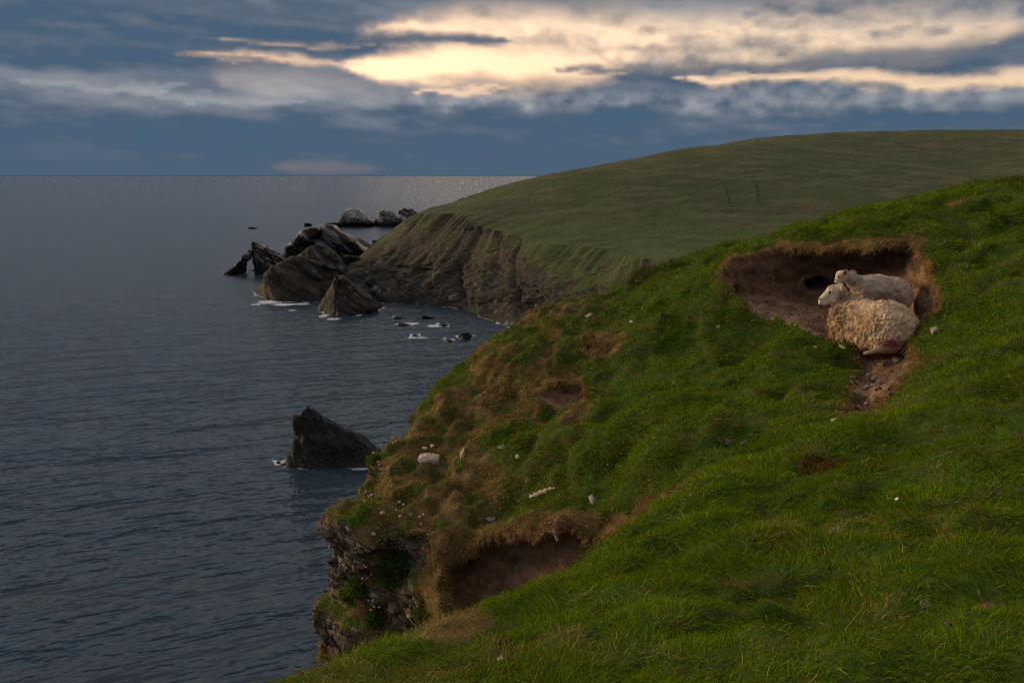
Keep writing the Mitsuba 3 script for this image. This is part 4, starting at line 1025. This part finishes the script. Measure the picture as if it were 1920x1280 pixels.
cushion(1262, 496, 24, 'low grassy tussock right of the skyline bush', .55, 900, (.065, .11, .012), 9, .06)
cushion(790, 1148, 11, 'small bright green cushion plant above the brown turf at the cliff foot', .8, 700, (.07, .125, .012), 7)

def thrift(x_, y_, n, spx, lab, seed):
    q = np.random.default_rng(760 + seed)
    t_ = thing('thrift_plant', lab, 'flower')
    sv3, sf3, fv3, ff3, at1, at2 = [], [], [], [], 0, 0
    fb = trimesh.creation.icosphere(subdivisions=1)
    for k_ in range(n):
        p, nn_ = hit(x_ + q.normal(0, spx * .6), y_ + q.normal(0, spx))
        u_ = unit(nn_ * .7 + np.array([-.1, -.2, .8]) + q.normal(0, .15, 3)); L_ = q.uniform(.05, .09)
        V, Q = tube([p, p + u_ * L_ * .5 + q.normal(0, .004, 3), p + u_ * L_], .0022, 4)
        sv3.append(V); sf3.append(Q + at1); at1 += len(V)
        r = q.uniform(.009, .013)
        V = fb.vertices * r * (1 + .35 * q.normal(size=(len(fb.vertices), 1)).clip(-1, 1)) * [1, 1, .75] + p + u_ * L_
        fv3.append(V); ff3.append(fb.faces + at2); at2 += len(V)
    for nm_, m_, b_ in (('stalks', (np.vstack(sv3), np.vstack(sf3)), 'm_stalk'), ('flower_heads', (np.vstack(fv3), np.vstack(ff3)), 'm_thrift')):
        labels[obj(nm_, m_, b_, t_)] = {'kind': 'stuff'}
mat('m_stalk', (.06, .09, .02))
mat('m_thrift', lambda p, n, uv: M_((.36, .16, .22), (.46, .29, .33), N_(p.x * 90, p.y * 90, p.z * 90)), .8)
thrift(690, 1075, 10, 11, 'pink flowers in a line above the sloping cushion plant', 1)
thrift(704, 1137, 9, 8, 'pink flowers on top of the lowest cushion plant', 2)
thrift(690, 937, 7, 9, 'pink flowers behind the outer knoll of the cliff', 3)
thrift(757, 962, 6, 9, 'pink flowers in the green hollow above the largest cushion', 4)
thrift(741, 834, 4, 4, 'pink flowers beside the dark crack near the cliff edge', 5)
thrift(702, 842, 3, 4, 'pink flowers on the far knob of the cliff', 6)
thrift(789, 974, 4, 9, 'scattered pink flowers on the green ledge right of the cliff', 7)
thrift(712, 870, 5, 8, 'pale pink flowers down the side of the far knob', 8)

# roots hanging in the hollow
mat('m_root', (.16, .10, .065))
def root(pts, Y, r, lab):
    q = np.array([P(x_, y_, Y) for x_, y_ in pts])
    tq = np.linspace(0, 1, 16)
    c = np.stack([np.interp(tq, np.linspace(0, 1, len(q)), q[:, k_]) for k_ in range(3)], 1)
    c = c + np.stack([fbm(c * 9, 2, 780 + k_) for k_ in range(3)], 1) * .05
    c[:, 1] = np.minimum(c[:, 1], Y)
    one('root', tube(c, np.linspace(r, r * .4, 16), 6), 'm_root', lab, 'root', smooth=True)
root([(1603,468),(1614,480),(1630,484),(1652,482)], 9.38, .007, 'thin curved root hanging under the turf lip')
root([(1508,520),(1500,531),(1492,541)], 9.75, .009, 'pale straight root on the back wall of the hollow')
root([(1452,522),(1449,530),(1456,534)], 9.75, .007, 'short hooked root on the left back wall of the hollow')

# crumbled soil on the floor of the hollow and down the path; broken slabs on the cliff
em = GT == 3
cand = np.nonzero(em & (GN[:, 2] > .55) & (GV[:, 2] < 98.75))[0]
vs, fs, cs, at = [], [], [], 0
for n_ in range(520):
    k_ = cand[rng.integers(0, len(cand))]
    r = rng.uniform(.010, .034) * (1.5 if GV[k_][1] < 7.7 else .9)
    (V, Q), c_ = pebble(GV[k_] + GN[k_] * r * .3, r, 2000 + n_, (1.2, .9, .65), 9, 1, [(.095, .056, .034), (.14, .088, .053), (.075, .045, .028), (.17, .12, .085)][rng.integers(0, 4)], frame=tangent(GN[k_], rng.uniform(0, 6)))
    vs.append(V); fs.append(Q + at); cs.append(c_); at += len(V)
stuff('loose_soil', (np.vstack(vs), np.vstack(fs)), 'm_stone', 'crumbled brown soil on the hollow floor and down the worn path', 'soil', color=np.vstack(cs))

cl_px, cl_dep = project(GV)
cand = np.nonzero((GT == 1) & (GV[:, 1] > 5.5) & (GV[:, 1] < 9.8) & (GV[:, 2] > 95.2) & (((GV - EYE) * GN).sum(1) < 0) & (cl_px[:, 0] > 590) & (cl_px[:, 0] < 1000))[0]
vs, fs, cs, at = [], [], [], 0
strat = unit(np.array([.30, -.12, .95]))
for n_ in range(760):
    k_ = cand[rng.integers(0, len(cand))]
    big = n_ < 130
    r = rng.uniform(.055, .12) if big else rng.uniform(.018, .055)
    fr = tangent(unit(strat + rng.normal(0, .12, 3)), rng.uniform(0, 6.28))
    (V, Q), c_ = pebble(GV[k_] + GN[k_] * r * rng.uniform(-.25, .2), r, 4000 + n_, (1.15, .8, rng.uniform(.16, .42)), 10, 0, [(.068, .050, .033), (.10, .077, .052), (.042, .031, .022), (.12, .095, .07), (.075, .047, .022)][rng.choice(5, p=[.34, .22, .26, .08, .10])], .45, frame=fr)
    if big:
        obj('slab', (V, Q), 'm_stone', 'cliff', color=c_)
    else:
        vs.append(V); fs.append(Q + at); cs.append(c_); at += len(V)
k_ = obj('rubble', (np.vstack(vs), np.vstack(fs)), 'm_stone', 'cliff', color=np.vstack(cs))
labels[k_] = {'kind': 'stuff'}

# a walker far off on the skyline of the hill
wp_ = P(908, 366, 768)
ii_ = np.argmin(np.linalg.norm((lv - wp_)[:, :2], axis=1)); wp_ = lv[ii_].copy()
ax, G = grid(wp_ + [-.6, -.5, -.2], wp_ + [.6, .5, 2.1], .045)
w0 = wp_
man = np.minimum.reduce([bone(G, w0 + [.12, .1, 0], w0 + [.09, 0, .85], .075, .11), bone(G, w0 + [-.14, -.12, 0], w0 + [-.09, 0, .85], .075, .11),
                         bone(G, w0 + [0, 0, .9], w0 + [0, 0, 1.42], .17, .20), bone(G, w0 + [0, 0, 1.45], w0 + [0, -.02, 1.68], .07, .07),
                         bone(G, w0 + [.20, 0, 1.40], w0 + [.30, .06, .85], .075, .05), bone(G, w0 + [-.20, 0, 1.40], w0 + [-.30, -.06, .85], .075, .05)])
man = smin(man, ell(G, w0 + [0, 0, 1.72], np.array([.095, .115, .13])), .03)
V, Q = skin(man, ax, ax_lo := wp_ + [-.6, -.5, -.2], .045)
mat('m_cloth_dark', (.025, .028, .04))
one('person', (V, Q), 'm_cloth_dark', 'tiny dark figure of a walker on the skyline of the far hill', 'person', smooth=True)

mat('m_drain', lambda p, n, uv: M_((.016, .013, .008), (.035, .030, .016), N_(p.x, p.y, p.z)))
hpx, hdep = project(lv)
hill_kd = cKDTree(lv[:, :2])
def hill_z(xy):
    d_, i_ = hill_kd.query(xy, k=4)
    w_ = 1 / (d_ + .05)
    return (lv[i_, 2] * w_).sum(1) / w_.sum(1)
hkd = cKDTree(hpx[gm_v := np.nonzero((hdep > 0) & (np.broadcast_to(vv, (NS, W)).ravel() > 1))[0]])
for pts_, r_, lab in (([(1411,326),(1413,340),(1417,352),(1420,366),(1424,386)], .35, 'dark straight drain running down the middle of the far hill'),
                      ([(1850,344),(1862,341),(1876,339),(1892,342)], .8, 'dark peat bank high at the right of the far hill'),
                      ([(1352,338),(1358,352),(1364,372),(1368,394)], .30, 'fainter drain left of the straight one on the far hill')):
    q = []
    for x_, y_ in pts_:
        c = gm_v[hkd.query_ball_point((x_, y_), 5)]
        q.append(lv[c[np.argmin(hdep[c])]])
    q = np.array(q); tq = np.linspace(0, 1, 60)
    c = np.stack([np.interp(tq, np.linspace(0, 1, len(q)), q[:, k_]) for k_ in range(3)], 1)
    c[:, :2] += np.stack([fbm(np.stack([tq * 14] * 3, -1), 3, 950 + k_) for k_ in range(2)], 1) * 5
    c[:, 2] = hill_z(c[:, :2]) + .25
    one('drain', tube(c, r_ * (.7 + .5 * meshkit.fbm(np.stack([tq * 20] * 3, -1), 2, 960)), 6), 'm_drain', lab, 'drain', smooth=True)
